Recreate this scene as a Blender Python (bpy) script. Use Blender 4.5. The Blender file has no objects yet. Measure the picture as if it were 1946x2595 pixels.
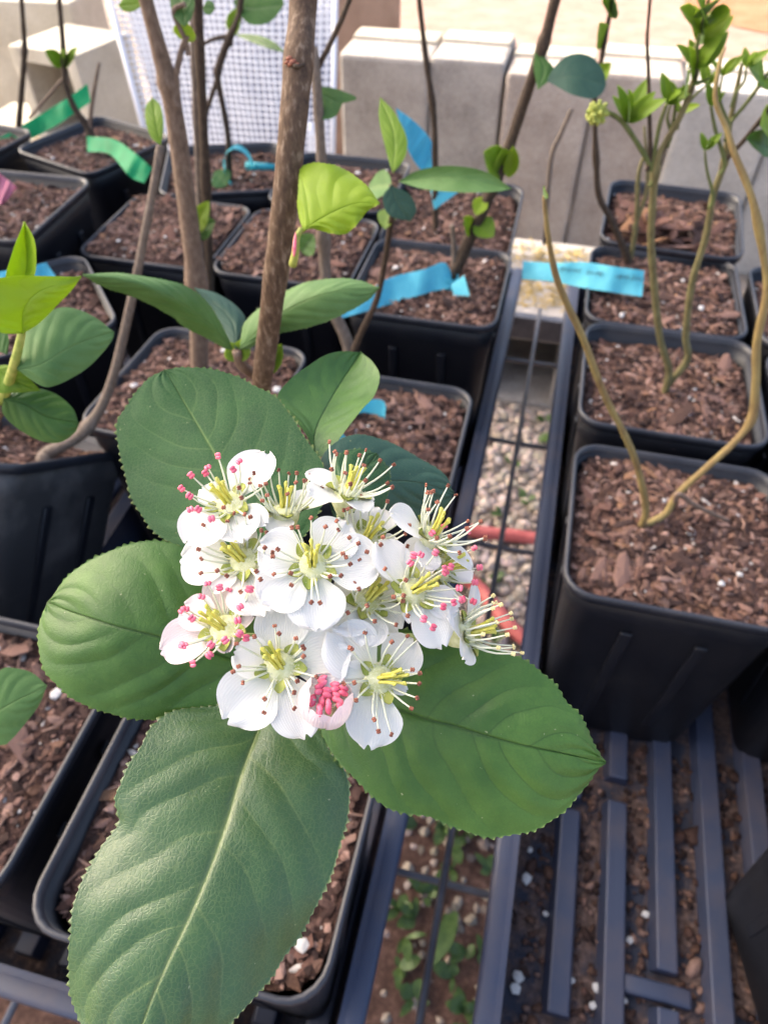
import bpy, math, random
import numpy as np
from mathutils import Vector, Matrix, noise as mnoise

random.seed(7); RNG = np.random.default_rng(7)
scene = bpy.context.scene
COL = scene.collection

# ------------------------------------------------------------------ camera
# photograph is 1946 x 2595; focal length 1800 px, horizon at y = -700 px
F, CX, CY, HY = 1800.0, 973.0, 1297.5, -700.0
PITCH = math.atan2(CY - HY, F)
YAW = math.atan2(647.0, F * math.cos(PITCH) + (CY - HY) * math.sin(PITCH))
CAMZ = 0.87
HEAD = np.array([-math.sin(YAW), math.cos(YAW), 0.0])
RIGHT = np.array([math.cos(YAW), math.sin(YAW), 0.0])
ZUP = np.array([0, 0, 1.0])
FWD = HEAD * math.cos(PITCH) - ZUP * math.sin(PITCH)
UPV = HEAD * math.sin(PITCH) + ZUP * math.cos(PITCH)
EYE = np.array([0, 0, CAMZ])

cam_d = bpy.data.cameras.new('camera')
cam = bpy.data.objects.new('camera', cam_d); COL.objects.link(cam)
cam.location = (0, 0, CAMZ)
cam.rotation_euler = (math.pi / 2 - PITCH, 0, YAW)
cam_d.sensor_fit = 'VERTICAL'; cam_d.sensor_height = 24.0; cam_d.sensor_width = 18.0
cam_d.lens = 24.0 * F / 2595.0
cam_d.clip_start = 0.005; cam_d.clip_end = 500
cam_d.dof.use_dof = True
cam_d.dof.focus_distance = 0.104
cam_d.dof.aperture_fstop = cam_d.lens / 0.74      # about 1 mm of real aperture
cam_d.dof.aperture_blades = 0
scene.camera = cam

# ------------------------------------------------------------------ light
SUN = np.array([-0.80, 0.16, 0.60]); SUN = SUN / np.linalg.norm(SUN)
w = bpy.data.worlds.new('World'); scene.world = w; w.use_nodes = True
nt = w.node_tree
sky = nt.nodes.new('ShaderNodeTexSky'); sky.sky_type = 'NISHITA'; sky.sun_disc = False
sky.dust_density = 7.0; sky.ozone_density = 0.2; sky.air_density = 0.8
sky.sun_elevation = math.asin(SUN[2]); sky.sun_rotation = math.atan2(SUN[0], SUN[1])
nt.links.new(sky.outputs[0], nt.nodes['Background'].inputs[0])
nt.nodes['Background'].inputs[1].default_value = 0.15
sd = bpy.data.lights.new('sun', 'SUN'); sd.energy = 2.2; sd.angle = math.radians(0.53); sd.color = (1.0, 0.93, 0.82)
so = bpy.data.objects.new('sun', sd); COL.objects.link(so)
so.rotation_euler = Vector(SUN).to_track_quat('Z', 'Y').to_euler(); so.location = (-4, 1, 5)
scene.view_settings.view_transform = 'Standard'; scene.view_settings.look = 'None'
scene.view_settings.gamma = 1.0; scene.view_settings.use_curve_mapping = False
scene.view_settings.exposure = 2.02
scene.render.engine = 'CYCLES'

# ------------------------------------------------------------------ pixel helpers
def ray(x, y): return FWD * F + RIGHT * (x - CX) - UPV * (y - CY)
def PD(x, y, d): return EYE + ray(x, y) / F * d                 # at depth d along the lens axis
def PZ(x, y, z): r = ray(x, y); return EYE + r * ((z - CAMZ) / r[2])
def PK(x, y, k): r = ray(x, y); return EYE + r * (k / float(r.dot(HEAD)))   # at horizontal distance k
def PY(x, y, yy): r = ray(x, y); return EYE + r * (yy / r[1])

# ------------------------------------------------------------------ materials
MATS = {}
class NB:
    def __init__(s, name):
        s.m = bpy.data.materials.new(name); s.m.use_nodes = True; s.t = s.m.node_tree
        s.t.nodes.clear(); s.out = s.t.nodes.new('ShaderNodeOutputMaterial')
        MATS[name] = s.m
    def n(s, typ, **kw):
        nd = s.t.nodes.new(typ)
        for k, v in kw.items(): setattr(nd, k, v)
        return nd
    def l(s, a, b): s.t.links.new(a, b)
    def coord(s, scale=(1, 1, 1)):
        c = s.n('ShaderNodeTexCoord'); mp = s.n('ShaderNodeMapping'); mp.inputs['Scale'].default_value = scale
        s.l(c.outputs['Object'], mp.inputs[0]); return mp.outputs[0]
    def noise(s, co, scale, detail=4, rough=0.55):
        t = s.n('ShaderNodeTexNoise'); t.inputs['Scale'].default_value = scale
        t.inputs['Detail'].default_value = detail; t.inputs['Roughness'].default_value = rough
        s.l(co, t.inputs['Vector']); return t.outputs['Fac']
    def ramp(s, fac, stops):
        r = s.n('ShaderNodeValToRGB'); e = r.color_ramp.elements
        while len(e) < len(stops): e.new(0.5)
        for el, (p, c) in zip(e, stops): el.position = p; el.color = (*c, 1) if len(c) == 3 else c
        s.l(fac, r.inputs[0]); return r.outputs[0]
    def mix(s, fac, a, b):
        m = s.n('ShaderNodeMix', data_type='RGBA')
        for sock, v in ((m.inputs[0], fac), (m.inputs[6], a), (m.inputs[7], b)):
            if isinstance(v, (tuple, list)): sock.default_value = (*v, 1)
            elif isinstance(v, (int, float)): sock.default_value = v
            else: s.l(v, sock)
        return m.outputs[2]
    def math(s, op, a, b=0.0):
        m = s.n('ShaderNodeMath', operation=op)
        for sock, v in ((m.inputs[0], a), (m.inputs[1], b)):
            if isinstance(v, (int, float)): sock.default_value = v
            else: s.l(v, sock)
        return m.outputs[0]
    def attr(s, name): a = s.n('ShaderNodeAttribute', attribute_name=name); return a
    def bsdf(s, color, rough=0.5, spec=0.5, bump=None, bstr=0.3, bdist=0.001, transl=0.0, tcol=None, coat=0.0):
        b = s.n('ShaderNodeBsdfPrincipled')
        for sock, v in ((b.inputs['Base Color'], color), (b.inputs['Roughness'], rough)):
            if isinstance(v, (tuple, list)): sock.default_value = (*v, 1)
            elif isinstance(v, (int, float)): sock.default_value = v
            else: s.l(v, sock)
        b.inputs['Specular IOR Level'].default_value = spec
        if coat: b.inputs['Coat Weight'].default_value = coat; b.inputs['Coat Roughness'].default_value = 0.25
        nrm = None
        if bump is not None:
            bp = s.n('ShaderNodeBump'); bp.inputs['Strength'].default_value = bstr; bp.inputs['Distance'].default_value = bdist
            s.l(bump, bp.inputs['Height']); nrm = bp.outputs[0]; s.l(nrm, b.inputs['Normal'])
        res = b.outputs[0]
        if transl:
            t = s.n('ShaderNodeBsdfTranslucent')
            tc = tcol if tcol is not None else color
            if isinstance(tc, (tuple, list)): t.inputs[0].default_value = (*tc, 1)
            else: s.l(tc, t.inputs[0])
            if nrm is not None: s.l(nrm, t.inputs['Normal'])
            mx = s.n('ShaderNodeMixShader'); mx.inputs[0].default_value = transl
            s.l(res, mx.inputs[1]); s.l(t.outputs[0], mx.inputs[2]); res = mx.outputs[0]
        s.l(res, s.out.inputs[0]); return s.m

def mat_leaf(name, c1, c2, vein, tcol, rough=0.36, transl=0.22, nscale=160, spec=0.36):
    b = NB(name); co = b.coord()
    n1 = b.noise(co, nscale, 5, 0.65); n2 = b.noise(co, nscale * 0.30, 3)
    base = b.ramp(b.math('ADD', b.math('MULTIPLY', n1, 0.5), b.math('MULTIPLY', n2, 0.5)), [(0.40, c1), (0.60, c2)])
    v = b.attr('vein').outputs['Fac']
    base = b.mix(b.math('MULTIPLY', v, 0.75), base, vein)
    e = b.attr('rim').outputs['Fac']
    base = b.mix(b.math('MULTIPLY', e, 0.7), base, (0.34, 0.34, 0.12))
    sp = b.ramp(b.noise(co, 1500, 1, 0.3), [(0.80, (0, 0, 0)), (0.82, (1, 1, 1))]); base = b.mix(b.math('MULTIPLY', sp, 0.6), base, (0.42, 0.46, 0.24))
    vo = b.n('ShaderNodeTexVoronoi', feature='DISTANCE_TO_EDGE'); vo.inputs['Scale'].default_value = 1500
    wob = b.n('ShaderNodeVectorMath', operation='ADD'); b.l(co, wob.inputs[0])
    nn = b.n('ShaderNodeTexNoise'); nn.inputs['Scale'].default_value = 260; b.l(co, nn.inputs['Vector'])
    sc = b.n('ShaderNodeVectorMath', operation='SCALE'); sc.inputs['Scale'].default_value = 0.0022; b.l(nn.outputs['Color'], sc.inputs[0])
    b.l(sc.outputs[0], wob.inputs[1]); b.l(wob.outputs[0], vo.inputs['Vector'])
    cells = b.ramp(vo.outputs['Distance'], [(0.0, (0, 0, 0)), (0.16, (1, 1, 1))])
    wr = b.noise(b.coord((1.0, 0.40, 1.0)), 620, 5, 0.65)
    base = b.mix(b.ramp(vo.outputs['Distance'], [(0.0, (0.20, 0.20, 0.20)), (0.10, (0, 0, 0))]), base, vein)
    hgt = b.math('ADD', b.math('MULTIPLY', cells, 0.22), b.math('MULTIPLY', wr, 1.1))
    rr = b.math('ADD', b.math('MULTIPLY', n1, 0.22), rough - 0.04)
    return b.bsdf(base, rr, spec, hgt, 0.42, 0.00022, transl, tcol)

mat_leaf('leaf_dark', (0.020, 0.072, 0.024), (0.038, 0.110, 0.036), (0.20, 0.30, 0.09), (0.09, 0.24, 0.03))
mat_leaf('leaf_matte', (0.012, 0.056, 0.020), (0.024, 0.080, 0.027), (0.13, 0.21, 0.07), (0.06, 0.2, 0.03), rough=0.58, spec=0.18)
mat_leaf('leaf_gloss', (0.030, 0.086, 0.020), (0.048, 0.120, 0.030), (0.24, 0.31, 0.09), (0.09, 0.24, 0.03), rough=0.34, spec=0.85)
mat_leaf('leaf_mid', (0.042, 0.115, 0.014), (0.080, 0.180, 0.028), (0.018, 0.055, 0.006), (0.13, 0.32, 0.03), rough=0.40, spec=0.5)
mat_leaf('leaf_fold', (0.085, 0.185, 0.050), (0.125, 0.240, 0.075), (0.20, 0.30, 0.10), (0.18, 0.38, 0.05), rough=0.5)
mat_leaf('leaf_young', (0.170, 0.290, 0.022), (0.240, 0.370, 0.035), (0.28, 0.38, 0.06), (0.42, 0.60, 0.04), transl=0.45)
mat_leaf('leaf_under', (0.110, 0.190, 0.075), (0.150, 0.235, 0.095), (0.20, 0.28, 0.12), (0.20, 0.34, 0.05), rough=0.6)
mat_leaf('leaf_lime', (0.270, 0.400, 0.022), (0.340, 0.470, 0.035), (0.28, 0.40, 0.05), (0.50, 0.66, 0.04), transl=0.45)
mat_leaf('leaf_blue', (0.035, 0.090, 0.062), (0.052, 0.120, 0.080), (0.10, 0.16, 0.09), (0.08, 0.2, 0.06), rough=0.45)

def mat_petal(name, c, pinkish):
    b = NB(name); co = b.coord()
    a = b.attr('pt'); sep = b.n('ShaderNodeSeparateColor'); b.l(a.outputs['Color'], sep.inputs[0])
    ve = b.n('ShaderNodeTexWave'); ve.inputs['Scale'].default_value = 2.2; ve.inputs['Distortion'].default_value = 1.2; ve.inputs['Detail'].default_value = 2
    b.l(a.outputs['Color'], ve.inputs['Vector'])
    col = b.mix(sep.outputs[1], (0.80, 0.84, 0.66), c)
    col = b.mix(b.math('MULTIPLY', ve.outputs['Fac'], 0.07), col, (0.52, 0.55, 0.58))  # vein lines, their soft grey-blue shading put into the colour
    if pinkish: col = b.mix(b.math('MULTIPLY', b.noise(co, 220, 2), 0.6), col, (0.86, 0.55, 0.56))
    h = b.math('ADD', b.math('MULTIPLY', ve.outputs['Fac'], 0.5), b.math('MULTIPLY', b.noise(co, 700, 2), 0.6))
    b.bsdf(col, 0.55, 0.3, h, 0.30, 0.00025, 0.34, c)
mat_petal('petal_white', (0.86, 0.85, 0.82), False)
mat_petal('petal_pink', (0.88, 0.82, 0.82), True)
NB('filament').bsdf((0.80, 0.82, 0.66), 0.5, 0.3, transl=0.25)
def mat_var(name, c1, c2, scale, rough, bump=0.4, bd=0.0002, spec=0.4, transl=0.0):
    b = NB(name); co = b.coord(); n = b.noise(co, scale, 4)
    b.bsdf(b.ramp(n, [(0.3, c1), (0.7, c2)]), rough, spec, n, bump, bd, transl)
mat_var('anther_brown', (0.13, 0.035, 0.020), (0.36, 0.13, 0.075), 1500, 0.6)
mat_var('anther_pink', (0.66, 0.075, 0.14), (0.85, 0.22, 0.30), 900, 0.45)
mat_var('anther_pale', (0.62, 0.52, 0.22), (0.78, 0.68, 0.36), 1200, 0.6)
mat_var('style_yellow', (0.62, 0.58, 0.07), (0.80, 0.76, 0.20), 900, 0.5, transl=0.2)
mat_var('receptacle', (0.46, 0.48, 0.20), (0.70, 0.70, 0.45), 900, 0.7)
mat_var('sepal', (0.22, 0.29, 0.04), (0.42, 0.42, 0.10), 700, 0.55)
NB('wool').bsdf((0.80, 0.80, 0.68), 0.8, 0.2, transl=0.3)
mat_var('pedicel', (0.28, 0.36, 0.12), (0.42, 0.46, 0.22), 600, 0.6)

def mat_bark(name, c1, c2, c3, along=(1, 0.55, 0.35), scale=700):
    b = NB(name); co = b.coord(along); co2 = b.coord()
    n = b.noise(co, scale, 6, 0.65); n2 = b.noise(co2, 90, 4)
    col = b.ramp(n, [(0.28, c1), (0.52, c2), (0.74, c3)])
    col = b.mix(b.math('MULTIPLY', n2, 0.30), col, c2)
    b.bsdf(col, 0.72, 0.3, n, 0.5, 0.0005)
mat_bark('bark_main', (0.028, 0.015, 0.009), (0.105, 0.064, 0.038), (0.330, 0.250, 0.180))
mat_bark('bark_tan', (0.090, 0.058, 0.040), (0.190, 0.130, 0.092), (0.310, 0.230, 0.170))
mat_bark('bark_grey', (0.090, 0.070, 0.055), (0.170, 0.130, 0.100), (0.260, 0.210, 0.170))
mat_bark('bark_dark', (0.022, 0.014, 0.009), (0.060, 0.040, 0.026), (0.120, 0.085, 0.060))
mat_bark('cane_yellow', (0.150, 0.085, 0.042), (0.250, 0.185, 0.072), (0.340, 0.270, 0.100), scale=160)
mat_bark('cane_green', (0.060, 0.070, 0.022), (0.120, 0.140, 0.045), (0.190, 0.190, 0.080), scale=300)
mat_bark('cane_olive', (0.080, 0.060, 0.030), (0.160, 0.140, 0.060), (0.230, 0.210, 0.100), scale=300)

def mat_plastic(name, base, dust, amt, rough):
    b = NB(name); co = b.coord()
    n = b.noise(co, 28, 6, 0.6); n2 = b.noise(co, 420, 3)
    f = b.ramp(n, [(0.45, (0, 0, 0)), (0.8, (amt, amt, amt))])
    col = b.mix(f, base, dust)
    r = b.math('ADD', b.math('MULTIPLY', n, 0.25), rough - 0.1)
    b.bsdf(col, r, 0.5, n2, 0.12, 0.0003)
mat_plastic('pot_black', (0.0045, 0.0055, 0.0095), (0.07, 0.06, 0.055), 0.16, 0.45)
mat_plastic('rim_black', (0.020, 0.022, 0.030), (0.12, 0.11, 0.11), 0.35, 0.36)
mat_plastic('pot_dusty', (0.040, 0.039, 0.041), (0.20, 0.18, 0.17), 0.75, 0.50)
mat_plastic('tray_black', (0.034, 0.045, 0.082), (0.13, 0.095, 0.080), 0.50, 0.42)
b = NB('tray_dirt'); co = b.coord(); n = b.noise(co, 55, 6, 0.62); n2 = b.noise(co, 380, 5, 0.6)
col = b.mix(b.ramp(n, [(0.40, (0, 0, 0)), (0.56, (1, 1, 1))]), (0.030, 0.034, 0.050),
            b.ramp(n2, [(0.3, (0.040, 0.026, 0.022)), (0.55, (0.115, 0.074, 0.060)), (0.75, (0.22, 0.15, 0.12))]))
b.bsdf(col, 0.8, 0.25, b.math('ADD', n2, n), 0.9, 0.002)

b = NB('soil'); co = b.coord(); n = b.noise(co, 130, 7, 0.65); n2 = b.noise(co, 900, 4, 0.6)
b.bsdf(b.ramp(b.math('ADD', b.math('MULTIPLY', n, 0.6), b.math('MULTIPLY', n2, 0.4)),
       [(0.34, (0.028, 0.016, 0.013)), (0.5, (0.085, 0.048, 0.038)), (0.66, (0.20, 0.120, 0.095))]), 0.95, 0.15, b.math('ADD', n, n2), 1.0, 0.0022)
b = NB('chips'); a = b.attr('Col'); co = b.coord(); n = b.noise(co, 900, 4)
b.bsdf(b.mix(b.math('MULTIPLY', n, 0.7), a.outputs['Color'], (0.035, 0.02, 0.016)), 0.85, 0.2, n, 0.8, 0.0006)
for i, (c1, c2) in enumerate([((0.11, 0.054, 0.041), (0.23, 0.125, 0.095)), ((0.17, 0.092, 0.070), (0.33, 0.20, 0.16)),
                              ((0.055, 0.03, 0.024), (0.13, 0.075, 0.058)), ((0.24, 0.12, 0.065), (0.38, 0.22, 0.13))]):
    mat_var('bark_chip_%d' % i, c1, c2, 500, 0.85, 0.8, 0.0006, 0.2)
mat_var('perlite', (0.62, 0.60, 0.56), (0.82, 0.80, 0.77), 900, 0.8, 0.8, 0.0005, 0.2)

def mat_concrete(name, c1, c2, c3, bump=0.6):
    b = NB(name); co = b.coord(); n = b.noise(co, 9, 6, 0.6); n2 = b.noise(co, 160, 5, 0.65)
    col = b.ramp(b.math('ADD', b.math('MULTIPLY', n, 0.65), b.math('MULTIPLY', n2, 0.35)), [(0.32, c1), (0.5, c2), (0.68, c3)])
    n3 = b.noise(co, 420, 3, 0.7); col = b.mix(b.ramp(n3, [(0.36, (0.55, 0.55, 0.55)), (0.46, (0, 0, 0))]), col, c1)
    b.bsdf(col, 0.9, 0.2, b.math('ADD', n2, b.math('MULTIPLY', n, 0.4)), bump, 0.006)
mat_concrete('concrete_grey', (0.20, 0.175, 0.155), (0.38, 0.345, 0.310), (0.52, 0.475, 0.43))
mat_concrete('concrete_warm', (0.26, 0.205, 0.170), (0.42, 0.355, 0.305), (0.55, 0.485, 0.43))
mat_concrete('concrete_pale', (0.30, 0.275, 0.25), (0.44, 0.41, 0.375), (0.56, 0.53, 0.49))
mat_concrete('concrete_cream', (0.38, 0.33, 0.26), (0.52, 0.47, 0.38), (0.62, 0.57, 0.48))
mat_concrete('paving', (0.25, 0.155, 0.118), (0.32, 0.215, 0.170), (0.38, 0.275, 0.225), 0.8)
mat_concrete('red_soil', (0.26, 0.11, 0.055), (0.33, 0.155, 0.085), (0.40, 0.22, 0.13), 1.0)
mat_concrete('ground_earth', (0.14, 0.115, 0.095), (0.30, 0.25, 0.21), (0.43, 0.37, 0.32), 1.0)
mat_var('white_plastic', (0.72, 0.72, 0.75), (0.82, 0.82, 0.84), 30, 0.45)
mat_var('sheet_blue', (0.20, 0.21, 0.27), (0.40, 0.41, 0.47), 7, 0.6)
mat_var('white_paint', (0.66, 0.66, 0.68), (0.80, 0.80, 0.80), 12, 0.6)
mat_var('brown_board', (0.30, 0.19, 0.13), (0.42, 0.28, 0.20), 14, 0.8)
mat_var('hose_red', (0.36, 0.075, 0.070), (0.48, 0.13, 0.12), 40, 0.5)
mat_var('wire_steel', (0.05, 0.055, 0.07), (0.13, 0.13, 0.15), 60, 0.4)
mat_var('straw', (0.33, 0.22, 0.06), (0.50, 0.37, 0.11), 300, 0.8)
def mat_tape(name, c1, c2, ct):
    b = NB(name); co = b.coord(); n = b.noise(co, 60, 4)
    b.bsdf(b.ramp(n, [(0.3, c1), (0.7, c2)]), 0.55, 0.25, b.noise(co, 180, 3), 0.25, 0.0012, 0.28, ct)
mat_tape('tape_blue', (0.085, 0.44, 0.56), (0.14, 0.56, 0.66), (0.05, 0.5, 0.8))
mat_tape('tape_green', (0.005, 0.24, 0.085), (0.012, 0.36, 0.14), (0.02, 0.5, 0.2))
mat_tape('tape_pink', (0.62, 0.22, 0.30), (0.72, 0.32, 0.40), (0.8, 0.3, 0.4))
mat_tape('tape_teal', (0.04, 0.34, 0.42), (0.08, 0.46, 0.54), (0.05, 0.5, 0.6))
NB('ink').bsdf((0.03, 0.05, 0.10), 0.6, 0.3)
mat_var('sunblocker_cloth', (0.16, 0.17, 0.18), (0.22, 0.23, 0.24), 5, 0.8)
mat_var('post_steel', (0.25, 0.25, 0.26), (0.33, 0.33, 0.34), 8, 0.5)
mat_var('weed', (0.035, 0.075, 0.018), (0.085, 0.14, 0.035), 120, 0.5, transl=0.25)
b = NB('gravel'); a = b.attr('Col'); n = b.noise(b.coord(), 180, 4)
b.bsdf(b.mix(b.math('MULTIPLY', n, 0.5), a.outputs['Color'], (0.18, 0.15, 0.13)), 0.85, 0.25, n, 0.6, 0.001)

# ------------------------------------------------------------------ mesh helpers
def mesh_obj(name, verts, faces, mats, parent=None, smooth=True, mi=None, attrs=None, kind=None):
    me = bpy.data.meshes.new(name)
    me.from_pydata([tuple(map(float, v)) for v in verts], [], [tuple(map(int, f)) for f in faces])
    if isinstance(mats, str): mats = [mats]
    for m in mats: me.materials.append(MATS[m])
    if mi is not None: me.polygons.foreach_set('material_index', np.asarray(mi, dtype=np.int32))
    if smooth: me.polygons.foreach_set('use_smooth', np.ones(len(me.polygons), dtype=bool))
    if attrs:
        for an, (typ, data) in attrs.items():
            at = me.attributes.new(an, typ, 'POINT')
            if typ == 'FLOAT': at.data.foreach_set('value', np.asarray(data, dtype=np.float32))
            else: at.data.foreach_set('color', np.asarray(data, dtype=np.float32).ravel())
    me.update()
    return link(name, me, parent, kind)
def link(name, me, parent=None, kind=None):
    o = bpy.data.objects.new(name, me); COL.objects.link(o)
    if parent is not None: o.parent = parent
    if kind: o['kind'] = kind
    return o
def thing(name, label, cat, loc=(0, 0, 0), rot=(0, 0, 0), group=None):
    o = bpy.data.objects.new(name, None); COL.objects.link(o)
    o.location = loc; o.rotation_euler = rot; o.empty_display_size = 0.01
    o['label'] = label; o['category'] = cat
    if group: o['group'] = group
    return o
def tag(o, label, cat, group=None):
    o['label'] = label; o['category'] = cat
    if group: o['group'] = group
    return o
def unit(v): v = np.asarray(v, float); return v / max(1e-12, np.linalg.norm(v))
def box(cx, cy, cz, sx, sy, sz, bev=0.0):
    # bevelled box: chamfered on all edges through a 24-vertex hull
    if bev <= 0:
        v = [(cx + a * sx / 2, cy + b_ * sy / 2, cz + c * sz / 2) for a in (-1, 1) for b_ in (-1, 1) for c in (-1, 1)]
        return v, [(0, 1, 3, 2), (4, 6, 7, 5), (0, 4, 5, 1), (2, 3, 7, 6), (0, 2, 6, 4), (1, 5, 7, 3)]
    import bmesh
    bm = bmesh.new(); bmesh.ops.create_cube(bm, size=1.0)
    for q in bm.verts: q.co = (q.co.x * sx, q.co.y * sy, q.co.z * sz)
    bmesh.ops.bevel(bm, geom=list(bm.edges), offset=bev, segments=2, affect='EDGES', profile=0.6)
    bm.verts.index_update()
    v = [(q.co.x + cx, q.co.y + cy, q.co.z + cz) for q in bm.verts]; f = [[q.index for q in p.verts] for p in bm.faces]
    bm.free(); return v, f
class Acc:
    def __init__(s): s.v = []; s.f = []; s.mi = []; s.c = []
    def add(s, vf, mi=0, col=None):
        v, f = vf; o = len(s.v); s.v.extend(v); s.f.extend([[i + o for i in q] for q in f]); s.mi.extend([mi] * len(f))
        if col is not None: s.c.extend([col] * len(v))
    def obj(s, name, mats, parent=None, smooth=True, kind=None):
        at = {'Col': ('FLOAT_COLOR', [(*c, 1) for c in s.c])} if s.c else None
        return mesh_obj(name, s.v, s.f, mats, parent, smooth, s.mi, at, kind)
def tube(pts, radii, n=8, caps=True):
    pts = [np.asarray(p, float) for p in pts]; m = len(pts)
    if not hasattr(radii, '__len__'): radii = [radii] * m
    T = [unit(pts[min(i + 1, m - 1)] - pts[max(i - 1, 0)]) for i in range(m)]
    a = np.array([1, 0, 0.0]) if abs(T[0][0]) < 0.8 else np.array([0, 1.0, 0])
    U = unit(a - T[0] * a.dot(T[0])); vs = []; fs = []
    for i in range(m):
        U = unit(U - T[i] * U.dot(T[i])); V = np.cross(T[i], U)
        for k in range(n):
            an = 2 * math.pi * k / n
            vs.append(pts[i] + (U * math.cos(an) + V * math.sin(an)) * radii[i])
    for i in range(m - 1):
        for k in range(n):
            k2 = (k + 1) % n
            fs.append((i * n + k, i * n + k2, (i + 1) * n + k2, (i + 1) * n + k))
    if caps: fs.append(tuple(range(n - 1, -1, -1))); fs.append(tuple((m - 1) * n + k for k in range(n)))
    return vs, fs
def spline(pts, n):
    # Catmull-Rom through the points (any dimension)
    p = np.asarray(pts, float)
    if len(p) == 2: return np.array([p[0] + (p[1] - p[0]) * t for t in np.linspace(0, 1, n)])
    q = np.vstack([2 * p[0] - p[1], p, 2 * p[-1] - p[-2]])
    seg = len(p) - 1; out = []
    for t in np.linspace(0, seg, n):
        i = min(int(t), seg - 1); u = t - i; a, b_, c, d = q[i:i + 4]
        out.append(0.5 * ((2 * b_) + (-a + c) * u + (2 * a - 5 * b_ + 4 * c - d) * u * u + (-a + 3 * b_ - 3 * c + d) * u ** 3))
    return np.array(out)
def resample(pts, n):
    p = np.asarray(pts, float)
    p = spline(p, max(60, n)) if len(p) > 2 else p
    s = np.concatenate([[0], np.cumsum(np.linalg.norm(np.diff(p[:, :2], axis=0), axis=1))]); s /= s[-1]
    t = np.linspace(0, 1, n)
    return np.stack([np.interp(t, s, p[:, k]) for k in range(p.shape[1])], axis=1)
def stem_from(pts, r0, r1, nseg=None, wob=0.10, nodes=(), nside=10):
    """tapered, slightly knobbly stem through 3-D points"""
    n = nseg or max(8, len(pts) * 6)
    p = spline(pts, n); r = np.linspace(r0, r1, n)
    for i in range(n):
        r[i] *= 1 + wob * mnoise.noise(Vector(p[i] * 120))
        for nd in nodes: r[i] *= 1 + 0.28 * math.exp(-((i / (n - 1) - nd) / 0.018) ** 2)
    return tube(p, r, nside)

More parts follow.
